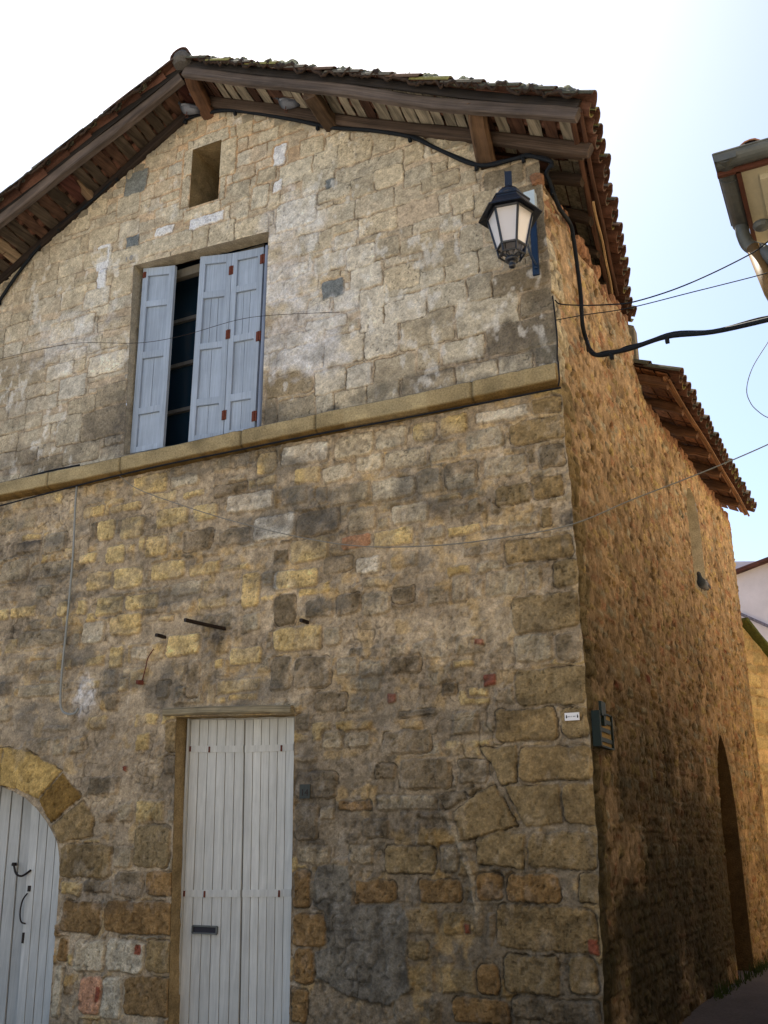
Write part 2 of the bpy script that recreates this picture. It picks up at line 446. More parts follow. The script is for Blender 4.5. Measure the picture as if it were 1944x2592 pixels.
def seg_near(U,V,poly):
    best=np.full(np.shape(U),1e9); bx=np.array(U,float); by=np.array(V,float); n=len(poly)
    for i in range(n):
        x1,y1=poly[i]; x2,y2=poly[(i+1)%n]; dx,dy=x2-x1,y2-y1; l=dx*dx+dy*dy
        if l==0: continue
        t=np.clip(((U-x1)*dx+(V-y1)*dy)/l,0,1); px=x1+t*dx; py=y1+t*dy; d=np.hypot(U-px,V-py)
        m=d<best; best=np.where(m,d,best); bx=np.where(m,px,bx); by=np.where(m,py,by)
    return best,bx,by
# materials
def mat(name): 
    m=bpy.data.materials.new(name); m.use_nodes=True; n=m.node_tree; return m,n,n.nodes['Principled BSDF']
def N(n,t,**k):
    o=n.nodes.new(t)
    for a,b in k.items():
        if a in o.inputs: o.inputs[a].default_value=b
        else: setattr(o,a,b)
    return o
def grain(name,rough,scale=(2.2,70,70),lo=.45,hi=1.5,bump=.7,bdist=.004,big=3.):
    m,n,b=mat(name); b.inputs['Roughness'].default_value=rough; b.inputs['Specular IOR Level'].default_value=.2
    g_=N(n,'ShaderNodeAttribute',attribute_name='Gr'); mp=N(n,'ShaderNodeMapping'); mp.inputs['Scale'].default_value=scale; n.links.new(g_.outputs['Vector'],mp.inputs[0])
    nz=N(n,'ShaderNodeTexNoise',Scale=1.0,Detail=6.0,Roughness=.7,Distortion=.4); n.links.new(mp.outputs[0],nz.inputs['Vector'])
    mr=N(n,'ShaderNodeMapRange'); mr.inputs[1].default_value=.3; mr.inputs[2].default_value=.7; mr.inputs[3].default_value=lo; mr.inputs[4].default_value=hi; n.links.new(nz.outputs[0],mr.inputs[0])
    n2=N(n,'ShaderNodeTexNoise',Scale=big,Detail=4.0,Roughness=.6); tc=N(n,'ShaderNodeTexCoord'); n.links.new(tc.outputs['Object'],n2.inputs['Vector'])
    m2=N(n,'ShaderNodeMapRange'); m2.inputs[1].default_value=.3; m2.inputs[2].default_value=.7; m2.inputs[3].default_value=.7+.2*lo; m2.inputs[4].default_value=1.1; n.links.new(n2.outputs[0],m2.inputs[0])
    mu=N(n,'ShaderNodeMath',operation='MULTIPLY'); n.links.new(mr.outputs[0],mu.inputs[0]); n.links.new(m2.outputs[0],mu.inputs[1])
    at=N(n,'ShaderNodeAttribute',attribute_name='Col'); vm=N(n,'ShaderNodeVectorMath',operation='SCALE'); n.links.new(at.outputs[0],vm.inputs[0]); n.links.new(mu.outputs[0],vm.inputs['Scale']); n.links.new(vm.outputs[0],b.inputs['Base Color'])
    bp=N(n,'ShaderNodeBump',Strength=bump,Distance=bdist); n.links.new(nz.outputs[0],bp.inputs['Height']); n.links.new(bp.outputs[0],b.inputs['Normal'])
    return m
def surf(name,col=None,attr=False,rough=.9,spec=.2,scale=60,vary=.25,bump=.3,bdist=.004,stretch=(1,1,1),metal=0,coord='Object',big=0):
    m,n,b=mat(name); b.inputs['Roughness'].default_value=rough; b.inputs['Specular IOR Level'].default_value=spec; b.inputs['Metallic'].default_value=metal
    tc=N(n,'ShaderNodeTexCoord'); mp=N(n,'ShaderNodeMapping'); mp.inputs['Scale'].default_value=stretch; n.links.new(tc.outputs[coord],mp.inputs[0])
    nz=N(n,'ShaderNodeTexNoise',Scale=scale,Detail=6.0,Roughness=.72); n.links.new(mp.outputs[0],nz.inputs['Vector'])
    mr=N(n,'ShaderNodeMapRange'); mr.inputs[1].default_value=.25; mr.inputs[2].default_value=.75; mr.inputs[3].default_value=1-vary; mr.inputs[4].default_value=1+vary
    n.links.new(nz.outputs[0],mr.inputs[0])
    src=None
    if attr:
        at=N(n,'ShaderNodeAttribute',attribute_name='Col'); src=at.outputs[0]
    else:
        c=N(n,'ShaderNodeRGB'); c.outputs[0].default_value=(*[float(v) for v in lin(col)],1); src=c.outputs[0]
    if big:
        n2=N(n,'ShaderNodeTexNoise',Scale=big,Detail=3.0); n.links.new(tc.outputs[coord],n2.inputs['Vector'])
        m2=N(n,'ShaderNodeMapRange'); m2.inputs[1].default_value=.3; m2.inputs[2].default_value=.7; m2.inputs[3].default_value=.75; m2.inputs[4].default_value=1.2; n.links.new(n2.outputs[0],m2.inputs[0])
        v2=N(n,'ShaderNodeVectorMath',operation='SCALE'); n.links.new(src,v2.inputs[0]); n.links.new(m2.outputs[0],v2.inputs['Scale']); src=v2.outputs[0]
    vm=N(n,'ShaderNodeVectorMath',operation='SCALE'); n.links.new(src,vm.inputs[0]); n.links.new(mr.outputs[0],vm.inputs['Scale']); n.links.new(vm.outputs[0],b.inputs['Base Color'])
    bp=N(n,'ShaderNodeBump',Strength=bump,Distance=bdist); n.links.new(nz.outputs[0],bp.inputs['Height']); n.links.new(bp.outputs[0],b.inputs['Normal'])
    return m
M={}
M['stone']=surf('weathered_stone',attr=True,scale=62,vary=.46,bump=1.,bdist=.009,rough=.95,spec=.1)
M['stone2']=surf('rubble_stone',attr=True,scale=45,vary=.4,bump=1.,bdist=.016,rough=.95,spec=.1)
M['wood']=grain('old_timber',.85,(1.3,24,24),.35,1.65,1.,.008)
M['paintwood']=grain('grey_blue_paint',.65,(1.6,60,60),.80,1.18,.3,.002,2.)
M['doorwood']=grain('pale_grey_paint',.65,(2.4,34,34),.80,1.12,.4,.002,1.6)
M['tile']=surf('old_roof_tile',attr=True,scale=45,vary=.35,bump=.8,bdist=.006,rough=.9)
M['rust']=surf('rusty_iron',(105,58,45),scale=60,vary=.4,rough=.8,metal=.2)
M['iron']=surf('dark_iron',(52,44,40),scale=60,vary=.4,rough=.6,metal=.4)
M['lamp']=surf('lantern_paint',(24,28,38),scale=30,vary=.15,bump=.05,rough=.28,spec=.6)
M['lampblue']=surf('bracket_paint',(22,48,80),scale=30,vary=.25,bump=.1,rough=.45,spec=.5)
M['cable']=surf('black_cable',(26,30,36),scale=80,vary=.3,rough=.7,spec=.15)
M['wire']=surf('grey_wire',(120,118,110),scale=80,vary=.2,rough=.6)
M['conduit']=surf('grey_conduit',(140,142,138),scale=50,vary=.15,rough=.5)
M['zinc']=surf('zinc',(98,102,102),scale=14,vary=.2,bump=.1,rough=.5,metal=.25,big=3)
M['brown']=surf('brown_pipe',(120,95,62),scale=20,vary=.25,rough=.6)
M['red']=surf('red_brown_paint',(88,54,44),scale=30,vary=.2,rough=.6)
M['cream']=surf('cream_board',(196,190,168),scale=20,vary=.08,bump=.1,rough=.8)
M['render']=surf('ochre_render',(226,206,170),scale=15,vary=.12,bump=.3,rough=.95,big=.8)
M['lilac']=surf('white_render',(225,218,226),scale=8,vary=.06,bump=.2,rough=.95,big=.6)
M['white']=surf('white_plate',(232,232,236),scale=20,vary=.03,bump=.02,rough=.4)
M['ink']=surf('dark_ink',(50,50,58),scale=20,vary=.1,bump=0,rough=.7)
M['greyink']=surf('grey_ink',(130,135,145),scale=20,vary=.1,bump=0,rough=.7)
M['green']=surf('dark_green_paint',(20,32,28),scale=30,vary=.25,bump=.1,rough=.55)
M['plaq']=surf('dull_plaque',(62,66,64),scale=40,vary=.2,rough=.7)
M['box']=surf('pale_blue_box',(190,205,214),scale=20,vary=.05,bump=.05,rough=.5)
M['ground']=surf('worn_asphalt',attr=True,scale=30,vary=.35,bump=.8,bdist=.01,rough=.95,big=1.2)
M['feather']=surf('grey_feathers',attr=True,scale=60,vary=.2,bump=.3,rough=.8)
M['moss']=surf('mossy_tile',(88,92,48),scale=25,vary=.5,bump=1,bdist=.02,rough=.95,big=3)
M['grass']=surf('grass_blade',(60,72,34),scale=30,vary=.4,rough=.8)
m,n,b=mat('window_glass'); b.inputs['Base Color'].default_value=(.012,.03,.055,1); b.inputs['Roughness'].default_value=.09; b.inputs['Specular IOR Level'].default_value=.35; M['glass']=m
m,n,b=mat('lantern_glass'); b.inputs['Base Color'].default_value=(.82,.80,.83,1); b.inputs['Roughness'].default_value=.4; b.inputs['Transmission Weight'].default_value=.4; b.inputs['Specular IOR Level'].default_value=.5
M['lglass']=m
# object helpers
C_=sc.collection
def link(o,parent=None):
    C_.objects.link(o)
    if parent: o.parent=parent
    return o
def thing(name,label,cat,loc=(0,0,0),group=None):
    o=bpy.data.objects.new(name,None); o.empty_display_size=.1; link(o); o.location=loc; o['label']=label; o['category']=cat
    if group: o['group']=group
    return o
def tag(o,label,cat,group=None):
    o['label']=label; o['category']=cat
    if group: o['group']=group
    return o
def mesh(name,V,F,material,parent=None,col=None,smooth=False,world=True,gr=None):
    me=bpy.data.meshes.new(name); V=np.asarray(V,np.float32).reshape(-1,3)
    if parent is not None and world: V=V-np.array(parent_loc(parent),np.float32)
    if isinstance(F,np.ndarray):
        nf=len(F); k=F.shape[1]; me.vertices.add(len(V)); me.vertices.foreach_set('co',V.ravel()); me.loops.add(nf*k); me.loops.foreach_set('vertex_index',F.astype(np.int32).ravel())
        me.polygons.add(nf); me.polygons.foreach_set('loop_start',np.arange(nf,dtype=np.int32)*k); me.polygons.foreach_set('loop_total',np.full(nf,k,np.int32)); me.update(calc_edges=True); me.validate()
    else: me.from_pydata(V.tolist(),[],F); me.update()
    if col is not None:
        a=me.color_attributes.new('Col','FLOAT_COLOR','POINT'); c=np.ones((len(V),4),np.float32); c[:,:3]=col; a.data.foreach_set('color',c.ravel())
    if gr is not None:
        a=me.attributes.new('Gr','FLOAT_VECTOR','POINT'); a.data.foreach_set('vector',np.asarray(gr,np.float32).ravel())
    if smooth: me.polygons.foreach_set('use_smooth',np.ones(len(me.polygons),bool))
    me.materials.append(material); o=bpy.data.objects.new(name,me); link(o,parent); return o
def parent_loc(p):
    l=Vector(p.location)
    while p.parent: p=p.parent; l+=Vector(p.location)
    return l
class MB:
    def __init__(s): s.V=[];s.F=[];s.C=[];s.G=[]
    def add(s,V,F,c=(.5,.5,.5),G=None):
        k_=random.random()*20; s.G+=[(v[2],v[0]+k_,v[1]) for v in V] if G is None else list(G)
        o=len(s.V); s.V+=[tuple(v) for v in V]; s.F+=[tuple(i+o for i in f) for f in F]; s.C+=[tuple(c)]*len(V) if np.ndim(c)==1 else [tuple(k) for k in c]
    def box(s,c,d,col=(.5,.5,.5),M3=None,bev=0):
        x,y,z=[k/2 for k in d]; V=[Vector((a*x,b_*y,e*z)) for a in(-1,1) for b_ in(-1,1) for e in(-1,1)]
        if M3 is not None: V=[M3@v for v in V]
        V=[v+Vector(c) for v in V]
        s.add(V,[(0,1,3,2),(4,6,7,5),(0,4,5,1),(2,3,7,6),(0,2,6,4),(1,5,7,3)],col)
    def beam(s,p0,p1,w,h,col=(.1,.06,.04),jit=.006,n=10,up=(0,0,1),rotz=0,taper=1):
        p0=Vector(p0);p1=Vector(p1);d=(p1-p0); L=d.length; d.normalize(); a=d.cross(Vector(up)).normalized(); b_=a.cross(d).normalized()
        # rounded rectangular section of 12 points
        sec=[]
        for (sx,sy) in ((1,1),(-1,1),(-1,-1),(1,-1)):
            for (ex,ey) in ((1,.62),(.85,.85),(.62,1)) if sx*sy>0 else ((.62,1),(.85,.85),(1,.62)): sec.append((sx*ex*w/2,sy*ey*h/2))
        V=[];k=len(sec); sd_=random.random()*100
        for i in range(n+1):
            t=i/n; wv=(math.sin(t*5+sd_)+.5*math.sin(t*13+sd_*2))*jit*1.7; tp=1+(taper-1)*t
            for j,(x,y) in enumerate(sec):
                jx=1+ (random.random()-.5)*jit*12; q=p0+d*(L*t)+a*(x*tp*jx+wv)+b_*(y*tp*jx+wv*.6); V.append(q)
        F=[]
        for i in range(n):
            for j in range(k): F.append((i*k+j,i*k+(j+1)%k,(i+1)*k+(j+1)%k,(i+1)*k+j))
        F.append(tuple(range(k-1,-1,-1))); F.append(tuple(n*k+j for j in range(k)))
        cc=[]
        base=np.array(col)
        jc=[ .75+.5*random.random() for _ in range(k)]
        for i in range(n+1):
            for j in range(k): cc.append(base*jc[j]*(.85+.3*random.random()))
        s.add(V,F,np.array(cc),G=[(sd_+i/n*L,j*.03,sd_) for i in range(n+1) for j in range(k)])
    def tube(s,pts,r,k=8,col=(.5,.5,.5),cap=True):
        pts=[Vector(p) for p in pts]; V=[];n=len(pts)
        u=Vector((0,0,1))
        for i,p in enumerate(pts):
            d=(pts[min(i+1,n-1)]-pts[max(i-1,0)]).normalized(); a=d.cross(Vector((.31,.17,.93))).normalized(); b_=d.cross(a).normalized()
            rr=r if not callable(r) else r(i/(n-1))
            for j in range(k): t=2*math.pi*j/k; V.append(p+a*math.cos(t)*rr+b_*math.sin(t)*rr)
        F=[(i*k+j,i*k+(j+1)%k,(i+1)*k+(j+1)%k,(i+1)*k+j) for i in range(n-1) for j in range(k)]
        if cap: F+= [tuple(range(k-1,-1,-1)),tuple((n-1)*k+j for j in range(k))]
        s.add(V,F,col)
    def lathe(s,c,prof,k=16,col=(.5,.5,.5),rot=0,cap=True):
        V=[];n=len(prof)
        for r,z in prof:
            for j in range(k): t=2*math.pi*j/k+rot; V.append((c[0]+r*math.cos(t),c[1]+r*math.sin(t),c[2]+z))
        F=[(i*k+j,i*k+(j+1)%k,(i+1)*k+(j+1)%k,(i+1)*k+j) for i in range(n-1) for j in range(k)]
        if cap: F+=[tuple(range(k-1,-1,-1)),tuple((n-1)*k+j for j in range(k))]
        s.add(V,F,col)
    def build(s,name,material,parent=None,smooth=False):
        o=mesh(name,s.V,s.F,material,parent,col=np.array(s.C,np.float32),smooth=smooth,gr=s.G); return o
def rock(mb,c,sx,sy,sz,col):
    V=[];k=8;L_=5
    for i in range(L_+1):
        ph=math.pi*i/L_
        for j in range(k):
            t=2*math.pi*j/k; q=random.uniform(.8,1.15); x,y,z=math.sin(ph)*math.cos(t),math.sin(ph)*math.sin(t),math.cos(ph)
            f=lambda v:(abs(v)**.6)*(1 if v>0 else -1)
            V.append((c[0]+sx*f(x)*q,c[1]+sy*f(y)*q,c[2]+sz*f(z)*q))
    F=[(i*k+j,(i+1)*k+j,(i+1)*k+(j+1)%k,i*k+(j+1)%k) for i in range(L_) for j in range(k)]
    mb.add(V,F,np.array([np.array(col)*random.uniform(.8,1.2) for _ in V]))
def spline(pts,n=8):
    P=[Vector(p) for p in pts]; P=[P[0]*2-P[1]]+P+[P[-1]*2-P[-2]]; out=[]
    for i in range(1,len(P)-2):
        for j in range(n):
            t=j/n; a,b_,c,d=P[i-1:i+3]; out.append(.5*((2*b_)+(c-a)*t+(2*a-5*b_+4*c-d)*t*t+(3*b_-a-3*c+d)*t**3))
    out.append(P[-2]); return out
# ---------------------------------------------------------------- stone painting
PAL={k:lin(v) for k,v in dict(a=(176,165,144),b=(192,185,172),w=(204,204,208),c=(146,135,115),d=(108,97,80),e=(128,111,82),y=(182,160,114),
     o=(124,100,68),k=(70,66,62),r=(128,74,58),p=(172,130,102),s=(108,112,112),y2=(166,142,92),o2=(118,94,54)).items()}
class Field:
    def __init__(s,us,vs):
        s.us=us;s.vs=vs; s.U,s.V=np.meshgrid(us,vs,indexing='ij'); s.H=np.zeros_like(s.U); s.C=np.zeros(s.U.shape+(3,)); s.T=np.full(s.U.shape,-1.); s.g=us[1]-us[0]
        s.WU=s.U+.011*fbm(s.U,s.V,.11,3,1)+.005*noise(s.U,s.V,.02,31); s.WV=s.V+.011*fbm(s.U,s.V,.11,3,5)+.005*noise(s.U,s.V,.02,33)
        s.fine=noise(s.U,s.V,.012,71); s.mid=fbm(s.U,s.V,.06,4,73); s.spk=noise(s.U,s.V,.02,75)
    def win(s,x0,x1,z0,z1,m=.06):
        i0=max(0,np.searchsorted(s.us,x0-m)); i1=np.searchsorted(s.us,x1+m); j0=max(0,np.searchsorted(s.vs,z0-m)); j1=np.searchsorted(s.vs,z1+m)
        return slice(i0,i1),slice(j0,j1)
    def stone(s,sdf,sl,col,ht=.012,gen=False,edge=.006,rough=1.,jit=.1,prior=None,crack=0,mix=0.):
        if sdf.size==0: return
        T=s.T[sl]; cl=sst(0,edge,sdf)
        if gen: cl=cl*(1-sst(-.02,-.012,T))
        hs=ht*(1-np.exp(-np.clip(sdf,0,1)/.007))
        tilt=(rng.random(3)-.5)*.012
        u=s.U[sl]; v=s.V[sl]; hs=hs+tilt[0]*.8+tilt[1]*(u-u.mean())*3+tilt[2]*(v-v.mean())*3 + s.mid[sl]*.005*rough + s.fine[sl]*.003*rough
        j=1+(rng.random()-.5)*2*jit; warm=(rng.random()-.5)*.10
        c=np.array(col)*j*np.array([1+warm*.6,1,1-warm]); m=s.mid[sl]
        cc=c[None,None,:]*(1+.20*m+.12*s.spk[sl]+.10*s.fine[sl])[...,None]
        # pits
        pit=sst(.62,.8,noise(u,v,.016,int(rng.integers(200,206))))*(1 if rng.random()<.5 else .3)
        cc=cc*(1-.5*pit[...,None]); hs=hs-pit*.006
        s.H[sl]=s.H[sl]*(1-cl)+hs*cl
        if mix: cl=cl*(1-mix*sst(-.35,.6,noise(u,v,.13,int(rng.integers(220,224)))))
        s.C[sl]=s.C[sl]*(1-cl[...,None])+cc*cl[...,None]
        if crack>0:
            k=np.exp(-((sdf+.002)/.0042)**2)*crack*sst(-.35,.35,noise(u,v,.09,int(rng.integers(210,216)))); 
            if gen: k=k*(1-sst(-.02,-.012,T))
            s.C[sl]*=(1-.82*k)[...,None]; s.H[sl]-=k*.018
        s.T[sl]=np.maximum(T,sdf) if not gen else T
    def rect(s,x0,x1,z0,z1,col,rad=None,**k):
        sl=s.win(x0,x1,z0,z1); u=s.WU[sl];v=s.WV[sl]; cx,cz=(x0+x1)/2,(z0+z1)/2; hx,hz=(x1-x0)/2,(z1-z0)/2
        r=rad if rad is not None else min(hx,hz)*.22
        sh=(rng.random(2)-.5)*.08; uu=u-cx; vv=v-cz; uu2=uu+sh[0]*vv; vv2=vv+sh[1]*uu*.6
        qx=np.abs(uu2)-hx+r; qz=np.abs(vv2)-hz+r; sdv=-(np.hypot(np.maximum(qx,0),np.maximum(qz,0))+np.minimum(np.maximum(qx,qz),0)-r)
        s.stone(sdv,sl,col,**k)
    def poly(s,pts,col,**k):
        xs=[p[0] for p in pts];zs=[p[1] for p in pts]; sl=s.win(min(xs),max(xs),min(zs),max(zs)); u=s.WU[sl];v=s.WV[sl]
        if u.size==0: return
        d,_,_=seg_near(u,v,pts); ins=inpoly(u,v,pts); s.stone(np.where(ins,d,-d),sl,col,**k)
    def blob(s,x,z,rx,rz,st,col,seed=3):
        sl=s.win(x-2*rx,x+2*rx,z-2*rz,z+2*rz); u=s.U[sl];v=s.V[sl]
        if u.size==0: return
        d=np.hypot((u-x)/rx,(v-z)/rz)+.55*fbm(u,v,.14,4,seed)
        k=(1-sst(.45,1.25,d))*st*(.75+.35*s.spk[sl])
        k=np.clip(k,0,1)[...,None]; s.C[sl]=s.C[sl]*(1-k)+np.array(col)*k*(1+.2*s.mid[sl])[...,None]
def corner_x(z): return .005*np.sin(np.asarray(z)*9.3)+.003*np.sin(np.asarray(z)*27.+1)+.002*np.sin(np.asarray(z)*61.)+np.interp(z,[0,.5,1.8,2.9,3.9,4.4,5.1,5.5,6.3,7.3,9.5],[-.03,-.04,-.005,-.02,-.025,-.04,-.06,-.07,-.09,-.12,-.15])
def grid_wall(name,F,pos,outline,holes,material,parent):
    nu,nv=F.U.shape; uc=(F.U[:-1,:-1]+F.U[1:,1:])/2; vc=(F.V[:-1,:-1]+F.V[1:,1:])/2
    keep=inpoly(uc,vc,outline)
    for h in holes: keep&=~inpoly(uc,vc,h)
    idx=np.arange(nu*nv).reshape(nu,nv)
    cnt=np.zeros((nu,nv),int)
    for a,b_ in ((0,0),(1,0),(0,1),(1,1)): cnt[a:nu-1+a,b_:nv-1+b_]+=keep
    bd=(cnt>0)&(cnt<4); U=F.U.copy();V=F.V.copy(); u=U[bd];v=V[bd]; best=np.full(u.shape,1e9);bx=u.copy();by=v.copy()
    for p in [outline]+holes:
        d,x,y=seg_near(u,v,p); m_=d<best; best=np.where(m_,d,best);bx=np.where(m_,x,bx);by=np.where(m_,y,by)
    ok=best<1.6*F.g; u=np.where(ok,bx,u);v=np.where(ok,by,v); U[bd]=u;V[bd]=v; H=F.H.copy(); H[bd]*=.2
    P=pos(U,V,H); f=np.stack([idx[:-1,:-1],idx[1:,:-1],idx[1:,1:],idx[:-1,1:]],-1)[keep]
    used=np.zeros(nu*nv,bool); used[f.ravel()]=True; mp=np.cumsum(used)-1
    return mesh(name,P.reshape(-1,3)[used],mp[f],material,parent,col=F.C.reshape(-1,3)[used].astype(np.float32),smooth=True)
def deckz(x): return np.where(x>-3.885,7.44-.52*x,11.48+.52*x)

# ================================================================ GROUND
xs=np.linspace(-60,60,121); ys=np.linspace(-60,60,121); gx,gy=np.meshgrid(xs,ys,indexing='ij'); gz=-.06+.26*sst(.2,2.6,gy)*1.0+.012*fbm(gx,gy,3,3,9)
idx=np.arange(121*121).reshape(121,121); f=np.stack([idx[:-1,:-1],idx[1:,:-1],idx[1:,1:],idx[:-1,1:]],-1).reshape(-1,4)
big=np.abs(gx)>58; sx=np.where(np.abs(gx)>59,np.sign(gx)*900,gx); sy=np.where(np.abs(gy)>59,np.sign(gy)*900,gy)
bounce_yard=(sst(2.0,2.4,gx)*sst(4.6,5.2,gy)+sst(.9,1.3,gx)*sst(5.6,6.2,gy)).clip(0,1)[...,None]  # pale yard ground added out of view to bounce sun onto the wing
gc=(lin((78,72,72))[None,None]*(1-sst(-4.5,-7.0,gy))[...,None]+lin((182,176,166))[None,None]*sst(-4.5,-7.0,gy)[...,None]); gc=gc*(1-bounce_yard)+lin((196,178,148))*bounce_yard; g=mesh('ground',np.stack([sx,sy,gz],-1),f,M['ground'],col=gc.reshape(-1,3),smooth=True); g['kind']='structure'  # unseen square in front lightened to bounce sun onto the facade

# ================================================================ MAIN HOUSE
house=thing('stone_house','tall gabled house of weathered stone with blue-grey shutters and pale plank doors','house',(-3.5,0,0))
# --- front wall field
F=Field(np.arange(-7.6,.001,.0068),np.arange(.0,9.5,.0068)); U,V=F.U,F.V
up=sst(5.08,5.12,V)
mor_up=lin((172,156,134)); mor_lo=lin((158,143,122)); mor_dn=lin((124,113,97))
lowdark=sst(3.2,1.6,V)*sst(-4.2,-2.0,U)  # low right mortar: browner tone plus weaker light put into the colour
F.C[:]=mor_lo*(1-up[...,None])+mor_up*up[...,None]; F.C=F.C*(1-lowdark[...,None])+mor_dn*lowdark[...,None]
peach=np.exp(-((U+3.6)/1.1)**2-((V-8.6)/.6)**2)[...,None]; F.C=F.C*(1-peach*.8)+lin((190,152,112))*peach*.8
F.C*=(1+.16*F.mid+.08*F.spk+.14*fbm(U,V,.5,4,41))[...,None]
F.H[:]=-.010+.007*fbm(U,V,.13,4,45)+.0018*F.fine
# mortar smear thickness, some zones cover the stones
# courses of small squared stones (uncoursed gaps keep the mortar)
def courses(z0,z1,x0,x1,hlo,hhi,wlo,whi,colf,gap,skip=0,**k):
    z=z0
    while z<z1:
        h=rng.uniform(hlo,hhi); x=x0+rng.uniform(-.2,0)
        while x<x1:
            w=rng.uniform(wlo,whi); hh=h*rng.uniform(.9,1.0) if rng.random()<.8 else h*.6
            if rng.random()>skip:
                xm=x+w/2; zc=z+h/2
                F.rect(x+gap/2,x+w-gap/2,z+gap/2,z+hh-gap/2,colf(xm,zc),gen=True,**k)
            x+=w
        z+=h
for col,x0,x1,z0,z1 in []: pass
for (x0,x1,z0,z1,c) in RECTS:
    lo=z1<5.05; CC=PAL[c]*(1 if (lo or c in 'wsr') else .55)+(0 if (lo or c in 'wsr') else .45)*PAL['a']*(1 if x0<-.9 else .6); q=dict(a=.9,b=1.,w=1.3).get(c,1.)
    fx=(x1-x0); F.rect(x0,x1,z0,z1,CC,ht=.013 if lo else .007,rough=1.5 if (lo and c in 'ycd') else 1.,jit=.08,crack=.9 if (c in 'eod' or not lo) else .35,rad=min(fx,z1-z0)*(.22 if lo else .10),edge=.018 if lo and c in 'ycabd' else .008,mix=(.75 if c in 'dk' else .5) if lo and c in 'ycabdk' else .0)
for c,p in POLYS: F.poly(p,PAL[c],ht=.014,crack=1.,jit=.05)
def cu(x,z):
    t=rng.random(); base='b' if t<.25 else ('a' if t<.8 else 'c')
    if x>-.75: base='d' if t<.6 else 'c'
    c=PAL['a']*.72+PAL[base]*.28
    return c*(1 if x<-5.6 else 1.0)*(.9 if x<-5.7 else 1)
courses(5.24,9.4,-7.6,-.0,.17,.27,.22,.50,cu,.003,.03,ht=.005,crack=.8,edge=.006,rough=1.3,mix=.35,rad=.018)
def cl(x,z):
    t=rng.random()
    if z<2.0 and x>-2.4: return PAL['e'] if t<.5 else PAL['d']
    if x>-2.3: return PAL['c'] if t<.6 else (PAL['d'] if t<.75 else PAL['y']*.8)
    if z<1.9: return PAL['y']*.85 if t<.4 else PAL['o'] if t<.7 else PAL['c']
    return PAL['c'] if t<.5 else (PAL['y'] if t<.85 else PAL['d'])
courses(.0,5.0,-7.6,-.0,.15,.24,.18,.40,cl,.03,.40,ht=.009,crack=.22,edge=.024,rough=1.5,mix=.85,jit=.06)
# rough small rubble texture in the lower right and middle
rub=sst(.15,.55,fbm(U,V,.10,4,91))*(1-up)*(1-sst(-.01,.0,F.T)); F.H+=rub*.010; F.C*=(1-.16*rub)[...,None]
ys_=sst(.3,.7,fbm(U,V,.16,4,95))*(1-up)*(1-sst(-.01,.0,F.T)); F.C=F.C*(1-.45*ys_[...,None])+lin((176,148,98))*.45*ys_[...,None]
# cement slab patch
d,_,_=seg_near(F.WU,F.WV,SLAB); ins=inpoly(F.WU,F.WV,SLAB); k=sst(-.004,.012,np.where(ins,d,-d)); F.H=F.H*(1-k)+k*(.012+.004*F.mid+.0015*F.fine)
F.C=F.C*(1-k[...,None])+(lin((104,99,90))*(1+.3*F.mid+.35*fbm(U,V,.3,4,99))[...,None])*k[...,None]
for i in range(len(SCAR)-1):
    for t in np.linspace(0,1,9)[:-1]:
        x=SCAR[i][0]+(SCAR[i+1][0]-SCAR[i][0])*t; z=SCAR[i][1]+(SCAR[i+1][1]-SCAR[i][1])*t; F.blob(x,z,.024,.04,.22,lin((156,144,124)),seed=5); sl=F.win(x-.03,x+.03,z-.03,z+.03,.0); F.H[sl]+=.004
for x,z,rx,rz,st,c in STAINS: F.blob(x,z,rx*1.15,rz*1.15,min(1,st*(1.5 if c=='w' else .95)),PAL[c]*(1.25 if c=='k' else 1),seed=int(abs(x*7+z*3))%40)
# grime: streaks below ledge and general soot in patches
soot=sst(.25,.75,fbm(U*1.0,V*1.6,.55,5,121))*((.36+.2*sst(-3,-1.5,U))*(1-up)+.16*up); F.C=F.C*(1-soot[...,None])+F.C*soot[...,None]*np.array([.50,.50,.52])
lime=sst(.25,.8,fbm(U*1.5,V*.9,.12,5,127))*sst(-.2,.4,fbm(U,V,.9,2,131))*(.08+.42*up); F.C=F.C*(1-lime[...,None])+lin((208,206,202))*lime[...,None]
gl=sst(5.28+.25,5.22,V)*up*sst(-.1,.6,fbm(U,V*.5,.35,4,133)+.2)*.55; F.C*=(1-gl*.6)[...,None]
# thin cracks of dark between small rubble
cr=np.exp(-(noise(F.WU,F.WV,.11,141)/.05)**2)*sst(.0,.6,noise(U,V,.35,143))*(1-up)*(1-sst(.0,.01,F.T)); F.C*=(1-.5*cr)[...,None]; F.H-=cr*.008
# fade relief at the corner so both walls meet
gr_=fbm(U,V,.032,3,151); gb=fbm(U,V,.11,4,157); F.C*=(1+(.20-.08*up)*gr_+(.16-.07*up)*gb)[...,None]; F.H=F.H*(1-.40*up)+.0022*gr_*(1-.6*up)
chip=sst(.5,.8,noise(U,V,.03,161)+.4*noise(U,V,.4,163)); chip=chip*(1-.6*up); F.C*=(1-.30*chip)[...,None]; F.H-=.006*chip
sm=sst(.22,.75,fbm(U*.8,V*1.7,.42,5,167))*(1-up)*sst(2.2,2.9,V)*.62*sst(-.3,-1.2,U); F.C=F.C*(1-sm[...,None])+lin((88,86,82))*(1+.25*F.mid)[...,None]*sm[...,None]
um=sst(.30,.8,fbm(U*.8,V*1.5,.4,5,173))*up*sst(6.6,5.5,V)*.6; F.C=F.C*(1-um[...,None])+lin((98,94,84))*(1+.25*F.mid)[...,None]*um[...,None]
F.C=np.clip(F.C,.010,.8)
edgef=sst(.0,.03,corner_x(V)-U); F.H*=np.clip(edgef,0,1)
